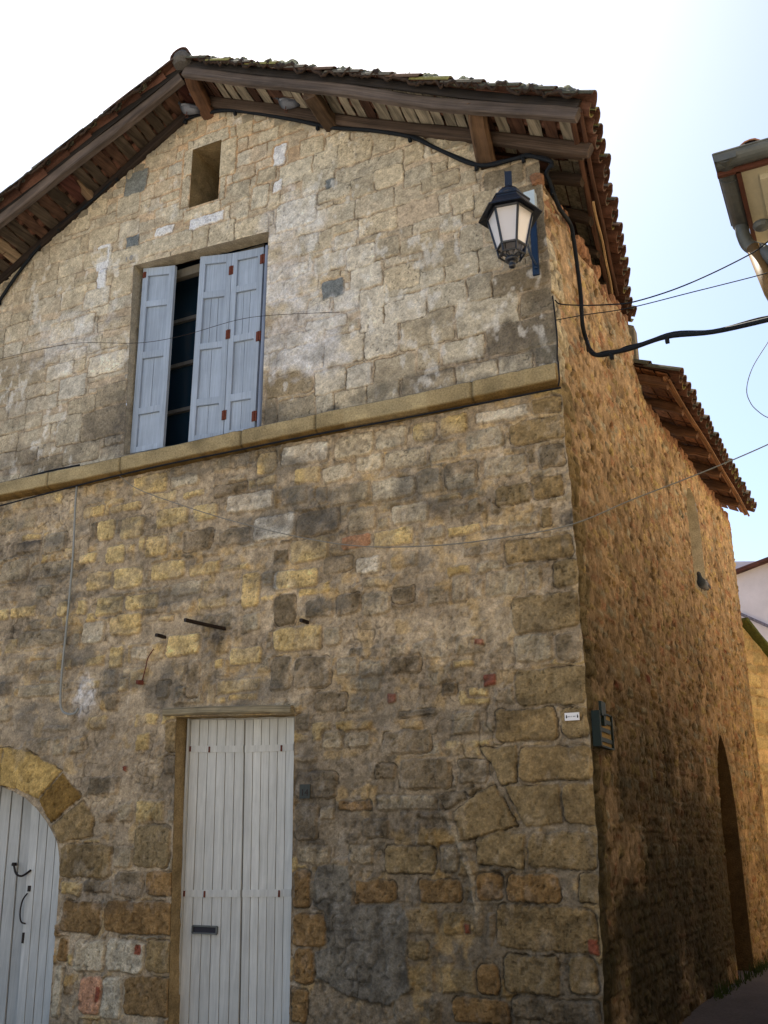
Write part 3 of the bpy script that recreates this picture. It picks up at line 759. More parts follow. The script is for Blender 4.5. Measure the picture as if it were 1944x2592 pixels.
lo_=(1-up)[...,None]; F.C*=np.array([1.22,1.215,1.20])*(1-lo_)+np.array([1.25,1.23,1.18])*lo_; br=(sst(2.6,.3,V)*sst(-2.6,-.6,U))[...,None]; F.C*=(1-.30*br); F.C=np.clip(F.C,.012,.75)  # lower right darkened: grime plus weaker low light put into the colour
outl=[(-7.6,.0)]+[(float(corner_x(z)),z) for z in np.arange(0,7.3,.03)]+[(float(corner_x(7.33)),7.33),(-.35,7.36),(-.66,7.37),(-.70,7.77),(-3.885,9.43),(-7.6,7.49)]
# arch opening mirrored about its apex
AX=ARCH[0][0]; APOLY=ARCH+[(ARCH[-1][0]+.02,-.02),(2*AX-ARCH[-1][0],-.02)]+[(2*AX-x,z) for x,z in reversed(ARCH[1:])]
DP=[DOOR[0],DOOR[1],(DOOR[2][0],-.02),(DOOR[3][0]+.02,-.02)]
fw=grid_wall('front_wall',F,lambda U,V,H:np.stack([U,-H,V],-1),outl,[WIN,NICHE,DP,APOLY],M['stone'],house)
def reveal(name,poly,depth,col,parent,closed=True,close_back=None,y0=.003,axis='x',skip=(),xf=None,seg=.04):
    b=[];n=len(poly); P=[]
    for i in range(n if closed else n-1):
        a=np.array(poly[i],float);c=np.array(poly[(i+1)%n],float); k=max(1,int(np.hypot(*(c-a))/seg)); P+= [tuple(a+(c-a)*j/k)+(i,) for j in range(k)]
    if not closed: P.append(tuple(poly[-1])+(n-2,))
    nd=max(2,int(depth/seg)+1); V=[];C=[]; off=rng.random()*50
    for x,z,i in P:
        for d_ in np.linspace(0,depth,nd):
            w=.006*noise(np.array(x*1.3+z+off),np.array(d_*1.+z*.7),.06,7)*(d_>0)
            bl=noise(np.array(np.floor((x+z)/.26)*3.1+off),np.array(0.),.9,17)
            yy=y0+d_
            V.append((x+w,yy,z+w) if xf is None else xf(x,z,yy)); C.append(np.array(col)*(1+.25*float(bl)+.22*float(noise(np.array(x+z+off),np.array(d_+x),.05,19))))
    m_=len(P);F_=[]
    for i in range(m_ if closed else m_-1):
        if P[i][2] in skip: continue
        j=(i+1)%m_
        for t in range(nd-1): F_.append((i*nd+t,j*nd+t,j*nd+t+1,i*nd+t+1))
    return mesh(name,V,F_,M['stone'],parent,col=np.clip(np.array(C),.01,.8),smooth=False)
reveal('window_surround',WIN,.16,PAL['a']*.85,house)
reveal('attic_opening',NICHE,.55,PAL['e']*1.15,house)
reveal('door_surround',DP,.17,PAL['e']*1.45,house)
reveal('arch_surround',APOLY,.22,PAL['e']*1.2,house)
b=MB(); b.box((-3.8,.56,8.43),(.5,.02,.85),lin((24,22,22))); b.build('attic_dark_back',M['wood'],house)  # near-black panel painting the darkness inside the opening
# --- ledge (string course)
zs=5.14; prof=[(.0,5.252),(.05,5.248),(.108,5.238),(.116,5.228),(.117,5.19),(.115,5.12),(.113,5.098),(.10,5.085),(.07,5.068),(.0,5.06)]
xs=np.arange(-7.6,-.045,.02); V=[];C=[]
for i,x in enumerate(xs):
    for j,(y,z) in enumerate(prof):
        n1=float(noise(np.array(x),np.array(z),.07,21)); n2=float(fbm(np.array(x),np.array(z*2),.35,3,23)); cut=abs((x+.3+.2*math.sin(x*2.3))%1.13-.46)<.008
        zz=z+.010*float(noise(np.array(x),np.array(0.),.9,25))+.003*n1; V.append((x,-(y+.004*n1-(.012 if cut else 0)),zz))
        n3=float(fbm(np.array(x*.6),np.array(z*3),.16,4,29)); c=lin((156,140,106))*(1+.26*n2+.25*n3+.12*n1); c=c*(1-.35*max(0,n3-.3))
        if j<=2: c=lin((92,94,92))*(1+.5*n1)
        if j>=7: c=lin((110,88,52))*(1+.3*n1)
        if -2.0<x<-1.2 and j>2: c=c*.9+lin((170,160,130))*.2
        C.append(c*(.45 if cut else 1))
k=len(prof); F_=[(i*k+j,(i+1)*k+j,(i+1)*k+j+1,i*k+j+1) for i in range(len(xs)-1) for j in range(k-1)]; F_.append(tuple((len(xs)-1)*k+j for j in range(k))); F_.append(tuple(k-1-j for j in range(k)))
mesh('stone_ledge',V,F_,M['stone'],house,col=np.clip(np.array(C),.01,.8),smooth=False)
# window lintel lip, door lintel timber
b=MB(); (lx0,lz0),(lx1,lz1),(lx2,lz2),(lx3,lz3)=LINTEL
b.beam((lx0,-.02,(lz0+lz3)/2+.005),(lx1+.0,-.02,(lz1+lz2)/2+.005),.10,.065,lin((150,138,112)),jit=.003,n=24,up=(0,0,1)); b.build('timber_lintel',M['wood'],house,smooth=False)
# lintel underside filling behind the timber
# --- shutters
def lerp(a,b_,t): return (a[0]+(b_[0]-a[0])*t,a[1]+(b_[1]-a[1])*t)
def leafpt(q,u,v): # v down
    t=lerp(q[0],q[1],u); bt=lerp(q[3],q[2],u); return lerp(t,bt,v)
def slab(mb,q,u0,u1,v0,v1,y0,y1,col):
    c=[leafpt(q,u0,v0),leafpt(q,u1,v0),leafpt(q,u1,v1),leafpt(q,u0,v1)]
    V=[(x,y0,z) for x,z in c]+[(x,y1,z) for x,z in c]
    mb.add(V,[(0,3,2,1),(4,5,6,7),(0,1,5,4),(1,2,6,5),(2,3,7,6),(3,0,4,7)],col)
def shutter(q,rails,y,label,swing=0):
    blue=lin((156,168,184)); cols=lambda: blue*(.9+.2*random.random())
    o=bpy.data.objects.new('shutter',None); link(o,house); o.location=Vector(((q[0][0]+q[3][0])/2,y,q[3][1]))-parent_loc(house); o['label']=label
    b=MB(); e=.04
    st=.17
    slab(b,q,0,st,0,1,y-.018,y+.018,cols()); slab(b,q,1-st,1,0,1,y-.018,y+.018,cols())
    ed=[(0,.045)]+rails+[(.972,1.)]
    for a,c in ed: slab(b,q,st,1-st,a,c,y-.016,y+.016,cols())
    b.build('frame',M['paintwood'],o)
    b=MB()
    for i in range(len(ed)-1):
        v0,v1=ed[i][1],ed[i+1][0]; k=[1,3,2,2,1][i%5] if swing else [1,1,2,1,1][i%5]
        for j in range(k):
            u0=st+(1-2*st)*j/k; u1=st+(1-2*st)*(j+1)/k; slab(b,q,u0+.007,u1-.007,v0+.002,v1-.002,y+.004+.002*random.random(),y+.012,cols()*.97)
    slab(b,q,.01,.99,.01,.99,y+.0115,y+.016,blue*.12)
    b.build('panel',M['paintwood'],o)
    return o
s1=shutter(LEAVES[0],[(.19,.222),(.472,.508),(.772,.805)],.105,'single shutter leaf left of the dark gap')
s2=shutter(LEAVES[1],[(.205,.24),(.49,.522),(.785,.82)],.100,'middle shutter leaf with vertical boards',1)
s3=shutter(LEAVES[2],[(.195,.23),(.47,.505),(.785,.822)],.100,'right shutter leaf against the stone jamb',1)
def hinge(par,x,y,z,w=.05,h=.1):
    b=MB(); b.box((x,y,z),(w,.008,h)); b.tube([(x,y-.006,z-h/2),(x,y-.006,z+h/2)],.007,6); b.build('hinge',M['rust'],par)
def lp(q,u,v): x,z=leafpt(q,u,v); return x,z
for v in (.10,.46,.89): x,z=lp(LEAVES[2],0.0,v); hinge(s3,x-.005,.078,z)
for v in (.07,.50,.92): x,z=lp(LEAVES[2],1.0,v); hinge(s3,x-.005,.078,z,.055,.105)
x,z=lp(LEAVES[0],.06,.04); hinge(s1,x,.083,z,.04,.07)
# timber frame strips beside the shutters + window sash behind
b=MB(); q=LEAVES[2]; x0,z0=q[1];x1,z1=q[2]; b.beam((x0+.045,.11,z0-.0),(x1+.055,.11,z1),.05,.08,lin((128,138,158)),jit=.001,n=4,up=(0,1,0)); b.build('shutter_post',M['paintwood'],house)
win=bpy.data.objects.new('window',None); link(win,house); win.location=Vector((-3.8,.3,5.3))-parent_loc(house)
b=MB(); b.box((-3.8,.54,6.4),(2.4,.01,2.8)); b.build('pane',M['glass'],win)
b=MB(); fc=lin((112,112,112))
for z in (5.95,6.5,7.05,7.6): b.box((-3.95,.51,z),(2.0,.04,.04),fc)
b.box((-3.95,.25,7.44),(1.6,.06,.10),lin((110,105,96)))
b.build('sash',M['paintwood'],win)
# --- doors
def plank_door(q,n,y,label,cols,warp=0):
    o=bpy.data.objects.new('door',None); link(o,house); o.location=Vector(((q[0][0]+q[1][0])/2,y,0))-parent_loc(house); o['label']=label
    b=MB()
    for i in range(n):
        u0=i/n;u1=(i+1)/n; c=cols*(.90+.14*random.random()); g=.007
        for v0,v1,dy in ((0,.0001,0),(0,1,0)):
            pass
        slab(b,q,u0+g,u1-g,0,1,y+.002*random.random(),y+.025,c)
    slab(b,q,0,1,0,1,y+.012,y+.03,cols*.35)
    b.build('planks',M['doorwood'],o); return o
pale=lin((204,203,197))
def ext(q): # carry a leaf down to the threshold
    def dn(a,b_):
        t=(0.02-a[1])/(b_[1]-a[1]); return (a[0]+(b_[0]-a[0])*t,.02)
    return [q[0],q[1],dn(q[1],q[2]),dn(q[0],q[3])]
dl=plank_door(ext(DLEAF[0]),6,.15,'left leaf of the tall plank door with a letter slot',pale)
dr=plank_door(ext(DLEAF[1]),6,.15,'right leaf of the tall plank door with peeling paint',pale*1.02)
for o,q in ((dl,DLEAF[0]),(dr,DLEAF[1])):
    for v in (.105,.595):
        b=MB(); c0=leafpt(q,.03,v);c1=leafpt(q,.97,v); slab(b,q,.01,.99,v-.012,v+.012,.143,.151,pale*.95); b.build('strap',M['doorwood'],o)
        b=MB(); u=.38 if o is dl else .76; x,z=leafpt(q,u,v); b.box((x,.138,z-.005),(.012,.012,.05)); b.build('hinge',M['rust'],o)
        if o is dl: x,z=leafpt(q,.02,v); b=MB(); b.box((x,.138,z),(.012,.012,.045)); b.build('hinge',M['rust'],o)
(sx0,sz0),(sx1,sz1),(sx2,sz2),(sx3,sz3)=SLOT
b=MB()
for c,d_ in ((((sx0+sx1)/2,.142,sz0),(sx1-sx0,.02,.012)),(((sx0+sx1)/2,.142,sz2),(sx1-sx0,.02,.012)),((sx0,.142,(sz0+sz2)/2),(.012,.02,sz0-sz2)),((sx1,.142,(sz0+sz2)/2),(.012,.02,sz0-sz2))): b.box(c,d_)
b.build('letter_slot',M['zinc'],dl)
b=MB(); b.box(((sx0+sx1)/2,.1475,(sz0+sz2)/2),(sx1-sx0-.01,.004,sz0-sz2-.008),lin((20,20,24))); b.build('slot_shade_plate',M['ink'],dl)  # flat dark plate painting the shade inside the slot
# door frame strip
b=MB(); x0,z0=DLEAF[0][0];x1,z1=ext(DLEAF[0])[3]; b.beam((x0-.015,.155,z0+.02),(x1-.015,.155,z1),.03,.05,pale*.8,jit=.001,n=4,up=(0,1,0)); b.build('door_frame',M['doorwood'],house)
b=MB(); b.box((-3.1,.19,2.68),(1.3,.05,.17),pale*.7); b.box((-3.1,.20,1.3),(1.4,.01,2.8),lin((22,22,22))); b.build('door_head',M['doorwood'],house)
# arched doors: right leaf and recessed left leaf, clipped to the arch by the wall in front
gx0=ARCHG[0][0]; 
qR=[(ARCHG[0][0]+.02,2.16),(-4.83,2.16),(-4.80,.02),(ARCHG[-1][0]+.01,.02)]
qL=[(-6.9,2.2),(ARCHG[0][0]+.01,2.2),(ARCHG[-1][0],.02),(-6.9,.02)]
ar=plank_door(qR,6,.20,'right leaf of the arched barn door with iron latch',pale*.95)
al=plank_door(qL,9,.245,'left leaf of the arched barn door set further back',pale*.8)
b=MB(); b.tube(spline([(-5.43,.19,1.16),(-5.45,.16,1.10),(-5.46,.155,1.0),(-5.44,.16,.92),(-5.41,.19,.90)]),.007,6); b.box((-5.42,.195,1.2),(.03,.012,.05)); b.box((-5.43,.195,.78),(.02,.01,.09)); b.build('pull_handle',M['iron'],ar)
b=MB(); b.tube(spline([(-5.66,.20,1.42),(-5.58,.17,1.33),(-5.50,.17,1.31),(-5.42,.19,1.36)]),.010,6); b.lathe((-5.66,.21,1.41),[(.022,-.015),(.025,0),(.02,.015)],8); b.build('latch',M['iron'],ar)
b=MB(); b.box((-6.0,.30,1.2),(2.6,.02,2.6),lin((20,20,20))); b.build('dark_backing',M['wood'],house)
# --- shell (rear gable, left wall) so the roof carries a closed house
V=[(-7.6,3.15,0),(-.02,3.15,0),(-.02,3.15,7.22),(-4.32,3.15,9.46),(-7.6,3.15,7.75),(-7.6,3.3,0),(-.02,3.3,0),(-.02,3.3,7.2),(-4.34,3.3,9.46),(-7.6,3.3,7.76)]
mesh('rear_wall',V,[(0,4,3,2,1),(5,6,7,8,9),(0,1,6,5),(1,2,7,6),(2,3,8,7),(3,4,9,8),(4,0,5,9)],M['stone2'],house,col=np.tile(PAL['c'],(10,1)))
b=MB(); b.box((-7.62,1.6,3.7),(.1,3.1,7.4),PAL['c']); b.build('left_wall',M['stone2'],house)

# --- side walls (alley side)
G=Field(np.arange(-.0,8.21,.0115),np.arange(.0,7.2,.0115)); U,V=G.U,G.V
mo=lin((158,134,108)); G.C[:]=mo; G.C*=(1+.2*G.mid+.15*fbm(U,V,.6,4,241))[...,None]; G.H[:]=.006*fbm(U,V,.12,4,245)+.003*G.fine
z=0
while z<7.2:
    h=rng.uniform(.055,.12); x=-.1
    while x<8.2:
        w=rng.uniform(.08,.26)
        if rng.random()>.30:
            t=rng.random(); c=PAL['y']*.72 if t<.3 else PAL['p']*.72 if t<.5 else PAL['a']*.7 if t<.78 else PAL['o'] if t<.995 else PAL['r']*.8
            G.rect(x+.012,x+w-.012,z+.01,z+h-.01,c,gen=True,ht=.007,rough=1.2,crack=.45,edge=.016,mix=.55)
        x+=w
    z+=h
# squared quoins at the corner
z=.1
for i in range(24):
    h=rng.uniform(.22,.32); w=.22 if i%2 else .4
    if z<7.1: G.rect(-.05,w*.75,z,z+h-.01,PAL['e'] if z<5 else PAL['a'],ht=.012,crack=.5,rad=.03)
    z+=h
hol=sst(.40,.62,fbm(U*.8,V*1.3,.10,4,251)); G.H-=hol*.010; G.C*=(1-.25*hol)[...,None]
G.H+=.005*noise(U,V*.6,.024,261)+.004*noise(U,V,.045,263); G.C*=(1+.26*noise(U*.7,V*.35,.022,265)+.26*noise(U*.6,V*.4,.05,267))[...,None]
pit=sst(.45,.75,noise(U*.7,V*.45,.03,271)+.35*noise(U,V,.3,273)); G.C*=(1-.6*pit)[...,None]; G.H-=.014*pit
dk=sst(.35,.8,fbm(U,V*.8,.5,4,255)); G.C*=(1-.35*dk)[...,None]
gr=sst(4.2,.9,V)*sst(-.6,.3,fbm(U,V,.7,3,257)+.35)*(1-.75*sst(5.4,6.6,U)); G.C=G.C*(1-.85*gr[...,None])+lin((54,50,36))*(1+.4*G.mid)[...,None]*.85*gr[...,None]  # dark foot, eased at the far end: shade painted into the wall
pk=sst(3.4,6.5,V); yy=sst(2.,8.,U); G.C*=np.stack([.99+.12*yy,1.0+.05*yy,.99-.12*yy],-1)  # golden tint towards the far end paints bounced light into the stone
G.C*=(.80+.62*pk)[...,None]; G.H*=sst(.0,.05,U); G.C=np.clip(G.C,.012,.75)  # paler top: bounced light painted into the wall colour
def sidepos(U,V,H):
    x=corner_x(V)*np.exp(-np.clip(U,0,9)/1.5)+.047*np.clip(U-3.2,0,9); return np.stack([x+H,U,V],-1)
def sx_(y,z): return float(corner_x(z)*math.exp(-max(y,0)/1.5)+.047*max(y-3.2,0))
o1=[(0,0),(2.95,0),(2.95,6.55),(2.9,6.9),(2.7,7.08),(2.3,7.02),(1.9,6.9),(1.4,6.95),(.9,6.85),(.5,7.02),(.1,7.05),(0,7.12)]
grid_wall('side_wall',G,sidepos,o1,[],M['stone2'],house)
wing=thing('stone_wing','lower stone range behind the gabled house, golden alley wall with pointed arch','house',(-2,5.5,0))
SA=[(5.06,-.02),(5.08,1.2),(5.09,2.0),(5.12,2.3),(5.22,2.55),(5.40,2.75),(5.56,2.83),(5.74,2.7),(5.90,2.42),(6.0,2.0),(6.02,1.2),(6.03,-.02)]
SW=[(5.02,4.55),(5.0,5.2),(4.99,5.5),(5.03,5.74),(5.16,5.88),(5.34,5.93),(5.54,5.86),(5.66,5.7),(5.70,5.45),(5.70,4.55)]
o2=[(2.95,0),(8.15,0)]+[(8.15,z) for z in np.arange(.3,6.2,.3)]+[(8.15,6.27),(7.2,6.33),(6.5,6.27),(5.8,6.34),(5.0,6.26),(4.4,6.36),(3.9,6.27),(3.3,6.35),(3.1,6.5),(2.95,6.6)]
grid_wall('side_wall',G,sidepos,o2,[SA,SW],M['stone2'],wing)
rv=lambda x,z,d_:(sx_(x,z)-d_,x,z)
reveal('arch_recess',SA,.42,PAL['o']*.42,wing,xf=rv,y0=.0)  # recess colour lowered to paint in the shade on its jamb
rs=lambda x,z,d_:(sx_(x,z)-d_,x+(5.36-x)*d_*.5,z)
reveal('slit_window',SW,.50,PAL['a']*1.05,wing,xf=rs,y0=.0)
b=MB(); b.box((-.34,5.55,1.3),(.04,1.2,3.2),lin((60,48,36))); b.build('arch_door',M['wood'],wing)
b=MB(); b.box((-.45,5.36,5.1),(.03,.6,1.6),lin((40,40,42))); b.build('slit_pane',M['wood'],wing)
V=[];  # end wall + rear shell of the wing
b=MB(); b.box((-3.6,8.25,3.1),(7.6,.2,6.2),PAL['y']); b.box((-7.5,5.7,3.1),(.1,5.0,6.2),PAL['c']); b.build('end_wall',M['stone2'],wing)

# ---------------------------------------------------------------- roofs
TERR=lin((100,70,58)); 
def tile(mb,p,dx,dn,up_,L,r0,r1,cover,col_out,col_in,th=.014,k=8,bu=0):
    # half cylinder; p start (upper end), runs along dn; dx lateral; up_ normal
    V=[];C=[]
    for (t,r) in ((0,r0),(.5,(r0+r1)/2),(1,r1)):
        for s_ in (0,th):
            for j in range(k+1):
                a=math.pi*j/k; rr=r-s_
                x=math.cos(a)*rr; z=math.sin(a)*rr*.86
                if not cover: z=-z+ (0)
                q=p+dn*(L*t)+dx*x+up_*(z+ (.0))
                V.append(q+Vector((random.uniform(-1,1),random.uniform(-1,1),random.uniform(-1,1)))*.0025)
                outer=(s_==0)
                C.append((col_out if (outer==cover) else col_in)*(.75+.5*random.random()))
    n=k+1; F_=[]
    for i in range(2):
        o=i*2*n; o2_=(i+1)*2*n
        for j in range(k):
            F_.append((o+j,o+j+1,o2_+j+1,o2_+j)); F_.append((o+n+j+1,o+n+j,o2_+n+j,o2_+n+j+1))
    for j in range(k):
        F_.append((j+1,j,n+j,n+j+1)); e=4*n; F_.append((e+j,e+j+1,e+n+j+1,e+n+j))
    mb.add(V,F_,np.array(C))
def mossy(): 
    t=random.random(); return lin((78,76,62)) if t<.35 else lin((104,98,86)) if t<.65 else lin((100,80,66)) if t<.85 else lin((128,122,70))
def terr(): return TERR*(.55+.6*random.random())
RA=Vector((-3.885,0,9.46))
def RP(a,b_,h=0,side=1): return Vector((-3.885+side*a-.139*b_,b_,9.46-.52*a+h))
for side,alen in ((1,4.30),(-1,3.95)):
    dn=(RP(1,0,0,side)-RP(0,0,0,side)).normalized(); ev=Vector((-.139,.99,0)).normalized(); nrm=Vector((.4614*side,0,.887))
    b=MB(); L=.42; step=.345; slope=1.127
    nb=18
    for i in range(nb):
        bb=-.50+i*.205+ (random.uniform(-.012,.012))
        rows=int(alen*slope/step)+1
        for r in range(rows):
            a1=alen-r*step/slope+random.uniform(-.025,.025); a0=a1-L/slope
            if a0<-.05: a0=-.05
            LL=(a1-a0)*slope
            if LL<.1: continue
            bs=-.085*a1 if side<0 and i==0 else (-.085*a1*(1-i/nb) if side<0 else 0)
            hh=.055+random.uniform(-.006,.012)
            co_=mossy(); cv=terr()
            p=RP(a0,bb+bs,hh-.012,side)+nrm*.0
            d2=(RP(a1,bb+bs,hh+.020,side)-p).normalized()
            tile(b,p,ev,d2,nrm,LL,.078,.092,True,co_,terr())
            p=RP(a0,bb+bs+.103,hh+.045,side); d2=(RP(a1,bb+bs+.103,hh+.03,side)-p).normalized()
            tile(b,p,ev,d2,nrm,LL,.092,.078,False,mossy(),terr())
    b.build('roof_tiles',M['tile'],house,smooth=False)
# ridge tiles
b=MB()
for i in range(9):
    p=Vector((-3.885+.07+i*-.05,-.56+i*.36,9.56+.004*i)); tile(b,p,Vector((1,0,0)),Vector((-.139,.99,0)).normalized(),Vector((0,0,1)),.42,.125,.105,True,mossy()*.8,terr()*.6,th=.02)
b.build('ridge_tiles',M['tile'],house)
b=MB(); b.lathe((-3.80,-.50,9.50),[(.02,-.06),(.09,-.05),(.12,0),(.11,.06),(.07,.12),(.01,.145)],10,lin((96,92,88))); b.build('ridge_mortar',M['stone2'],house)
# boards of the overhang (gable and alley eave)
def boards(side,a0,a1,pal,gapf,name,b0f,b1):
    b=MB(); a=a0
    while a<a1:
        w=random.uniform(.085,.14); g=gapf()
        bs=b0f(a); e0=bs+random.uniform(-.01,.02); be=b1
        c=pal()*(.85+.3*random.random()); h=random.uniform(0,.008)
        n=8;V=[];C=[]
        for i in range(n+1):
            t=i/n; bb=e0+(be-e0)*t; wob=.004*math.sin(i*2.1+a*9)
            for (aa,hh) in ((a+wob,h),(a+w+wob,h),(a+w+wob,h+.02),(a+wob,h+.02)):
                V.append(RP(aa,bb,hh,side)); C.append(c*(.8+.4*random.random())*(.75 if random.random()<.15 else 1))
        F_=[(i*4+j,i*4+(j+1)%4,(i+1)*4+(j+1)%4,(i+1)*4+j) for i in range(n) for j in range(4)]+[(3,2,1,0),(n*4,n*4+1,n*4+2,n*4+3)]
        b.add(V,F_,np.array(C),G=[(v.y,v.x,a*5) for v in V]); a+=w+g
    b.build(name,M['wood'],house)
palR=lambda: lin((150,140,122)) if random.random()<.78 else lin((80,56,44))
palL=lambda: [lin((86,64,52)),lin((84,52,46)),lin((78,68,58)),lin((146,126,102))][random.choice([0,0,1,2,2,3])]
boards(1,.06,4.10,palR,lambda: random.choice([.012,.02,.03,.035]),'eave_boards',lambda a:-.47,.25)
boards(-1,.06,3.9,palL,lambda: random.choice([.02,.03,.05,.04]),'eave_boards',lambda a:-.42-.085*a,.25)
# under-tile lining so no daylight leaks
for side,al in ((1,4.1),(-1,3.9)):
    V=[RP(0,-.40,.045,side),RP(al,-.40-(.085*al if side<0 else 0),.045,side),RP(al,3.1,.045,side),RP(0,3.1,.045,side)]; V+= [v+Vector((0,0,.012)) for v in V]
    mesh('roof_lining',V,[(0,1,2,3),(7,6,5,4),(0,4,5,1),(1,5,6,2),(2,6,7,3),(3,7,4,0)],M['wood'],house,col=np.tile(lin((58,40,30)),(8,1)))
# alley-side eave boards further back
b=MB(); 
for (a0,a1) in ((3.80,3.90),(3.915,4.02),(4.03,4.13)):
    for (b0,b1) in ((.27,.95),(.97,1.62),(1.64,2.35)):
        c=palR()*random.uniform(.6,1) ; V=[RP(a0,b0,.003),RP(a1,b0,.003),RP(a1,b1,.003),RP(a0,b1,.003)]; V+=[v+Vector((0,0,.02)) for v in V]
        b.add(V,[(0,1,2,3),(7,6,5,4),(0,4,5,1),(1,5,6,2),(2,6,7,3),(3,7,4,0)],c)
b.build('eave_boards',M['wood'],house)
W1_=lin((74,62,54)); W2_=lin((100,80,64)); WD=lin((50,42,38))
# verge rafters: outer and inner, each slope
def rafter(p0,p1,w,h,c,name='rafter',n=26,j=.007): b=MB(); b.beam(p0,p1,w,h,c,jit=j,n=n); b.build(name,M['wood'],house)
rafter(RP(.03,-.44,-.06),RP(4.18,-.46,-.06),.08,.115,lin((92,82,76)),j=.011)
rafter(RP(.03,-.44,-.07,-1),RP(3.75,-.42-.085*3.75,-.07,-1),.09,.13,lin((84,74,68)),j=.011)
rafter(RP(.05,-.03,-.06),RP(4.22,-.03,-.075),.09,.12,W1_)
rafter(RP(.05,-.02,-.05,-1),RP(3.75,-.02,-.05,-1),.08,.09,WD)
# dark barge strip under the verge tiles
rafter(RP(.0,-.475,.04),RP(4.2,-.49,.04),.03,.085,lin((44,40,38)),'barge_board'); rafter(RP(.0,-.46,.04,-1),RP(3.75,-.45-.085*3.75,.04,-1),.03,.085,lin((44,40,38)),'barge_board')
# moss crust on the verge tiles
for side,al in ((1,4.22),(-1,3.8)):
    nu=int(al/.016); nv=12; V=[];C=[]
    for i in range(nu):
        a=.25+i*(al-.25)/nu; stp=((al-a)*1.127/.345)%1.0
        for j in range(nv):
            t=j/(nv-1); bb=-.585+.15*t-(.085*a if side<0 else 0); hh=.05+.15*math.sin(math.pi*min(1,t*.62+.04))
            n1=float(fbm(np.array(a),np.array(t*.15),.07,3,401+side)); n2=float(noise(np.array(a),np.array(t*.15),.022,405)); 
            p=RP(a,bb,hh-.05*stp+.045*n1*(1 if side>0 else .5)+.018*n2-(.02 if side<0 else 0),side); V.append(p)
            k=random.random(); c=lin((104,102,92)) if n1<.1 else lin((140,138,108)); c=c*(1+.5*n2)
            if k<.12: c=lin((206,202,166))
            elif k<.2: c=lin((54,52,46))
            if t<.22: c=lin((66,54,46))*(1+.4*n2)
            C.append(c)
    F_=[(i*nv+j,(i+1)*nv+j,(i+1)*nv+j+1,i*nv+j+1) for i in range(nu-1) for j in range(nv-1)]
    o=mesh('moss_crust',V,F_,M['stone2'],house,col=np.clip(np.array(C),.01,.8),smooth=True); md=o.modifiers.new('thick','SOLIDIFY'); md.thickness=.02; md.offset=-1
# struts
for i,((wx,wz),(tx,ty,tz)) in enumerate(STRUT):
    b=MB(); c=[lin((104,82,64)),lin((84,68,54)),lin((104,76,58)),lin((118,98,78))][i]
    w=[.17,.15,.15,.10][i]
    b.beam((wx,.12,wz-.04),(tx,-.43,tz-.02),w,w*.95,c,jit=.006,n=8,taper=.95); b.build('strut',M['wood'],house)
# rafter tails and long poles on the alley eave
for bb,l in ((.02,.2),(.42,.0),(1.0,.02),(1.6,.0),(2.2,.0)):
    b=MB(); b.beam(RP(3.6,bb,-.07),RP(4.10+l*.3,bb,-.075),.10,.10,W1_*.9,jit=.006,n=6); b.build('rafter_tail',M['wood'],house)
for (a,h,r0,c) in ((4.12,-.03,.05,lin((92,66,54))),(4.20,-.005,.035,lin((84,60,50))),(4.16,-.075,.022,lin((190,160,122)))):
    b=MB(); b.beam(RP(a,-.45 if h>-.05 else .7,h),RP(a-.02,2.5,h-.01),r0,r0,c,jit=.004,n=16); b.build('fascia_pole',M['wood'],house)
# wall-top rubble under the alley eave
b=MB()
y=.0
while y<2.85:
    w=random.uniform(.05,.12); z=7.04+random.uniform(-.04,.06)-(.12 if random.random()<.3 else 0); rock(b,(sx_(y,7)-.045,y,z),.06,w*.6,random.uniform(.05,.09),PAL['p']*random.uniform(.6,1.0)); y+=w*1.05
for side in (1,-1):
    a=.2
    while a<(3.15 if side>0 else 3.6):
        w=random.uniform(.08,.2); p=RP(a+w/2,-.0,-.15+random.uniform(-.03,.02),side); sh=.52*side
        rock(b,(p.x,.03,p.z),w*.52,.05,random.uniform(.05,.075),PAL['a']*random.uniform(.6,1.0)); a+=w*.98
b.build('wall_top_rubble',M['stone2'],house,smooth=False)
# wing roof
def WP(a,y,h=0): # a measured to the eave (0) going up-left negative
    e=.44+.033*(y-2.9); return Vector((e+a,y,6.36-.48*a+h))
b=MB(); dn=Vector((1,0,-.48)).normalized(); nr=Vector((.4327,0,.9015)); ev=Vector((.03,1,0)).normalized()
for i in range(26):
    y=3.02+i*.2+random.uniform(-.01,.01)
    for r in range(11):
        a1=-r*.31+random.uniform(-.02,.02); p=WP(a1-.37,y,.05); tile(b,p,ev,(WP(a1,y,.075)-p).normalized(),nr,.41,.078,.09,True,mossy(),terr())
        p=WP(a1-.37,y+.1,.095); tile(b,p,ev,(WP(a1,y+.1,.085)-p).normalized(),nr,.41,.088,.078,False,mossy(),terr())
b.build('roof_tiles',M['tile'],wing)
V=[WP(-.1,2.92,.035),WP(-.1,8.2,.035),WP(-4.3,8.2,.035),WP(-4.3,2.92,.035)]; V+=[v+Vector((0,0,.012)) for v in V]
mesh('roof_lining',V,[(3,2,1,0),(4,5,6,7),(0,1,5,4),(1,2,6,5),(2,3,7,6),(3,0,4,7)],M['wood'],wing,col=np.tile(lin((62,42,30)),(8,1)))
b=MB(); b.box((-4.0,5.5,8.28),(.2,5.2,.1),WD); V=[]
b.build('ridge_beam',M['wood'],wing)
b=MB()
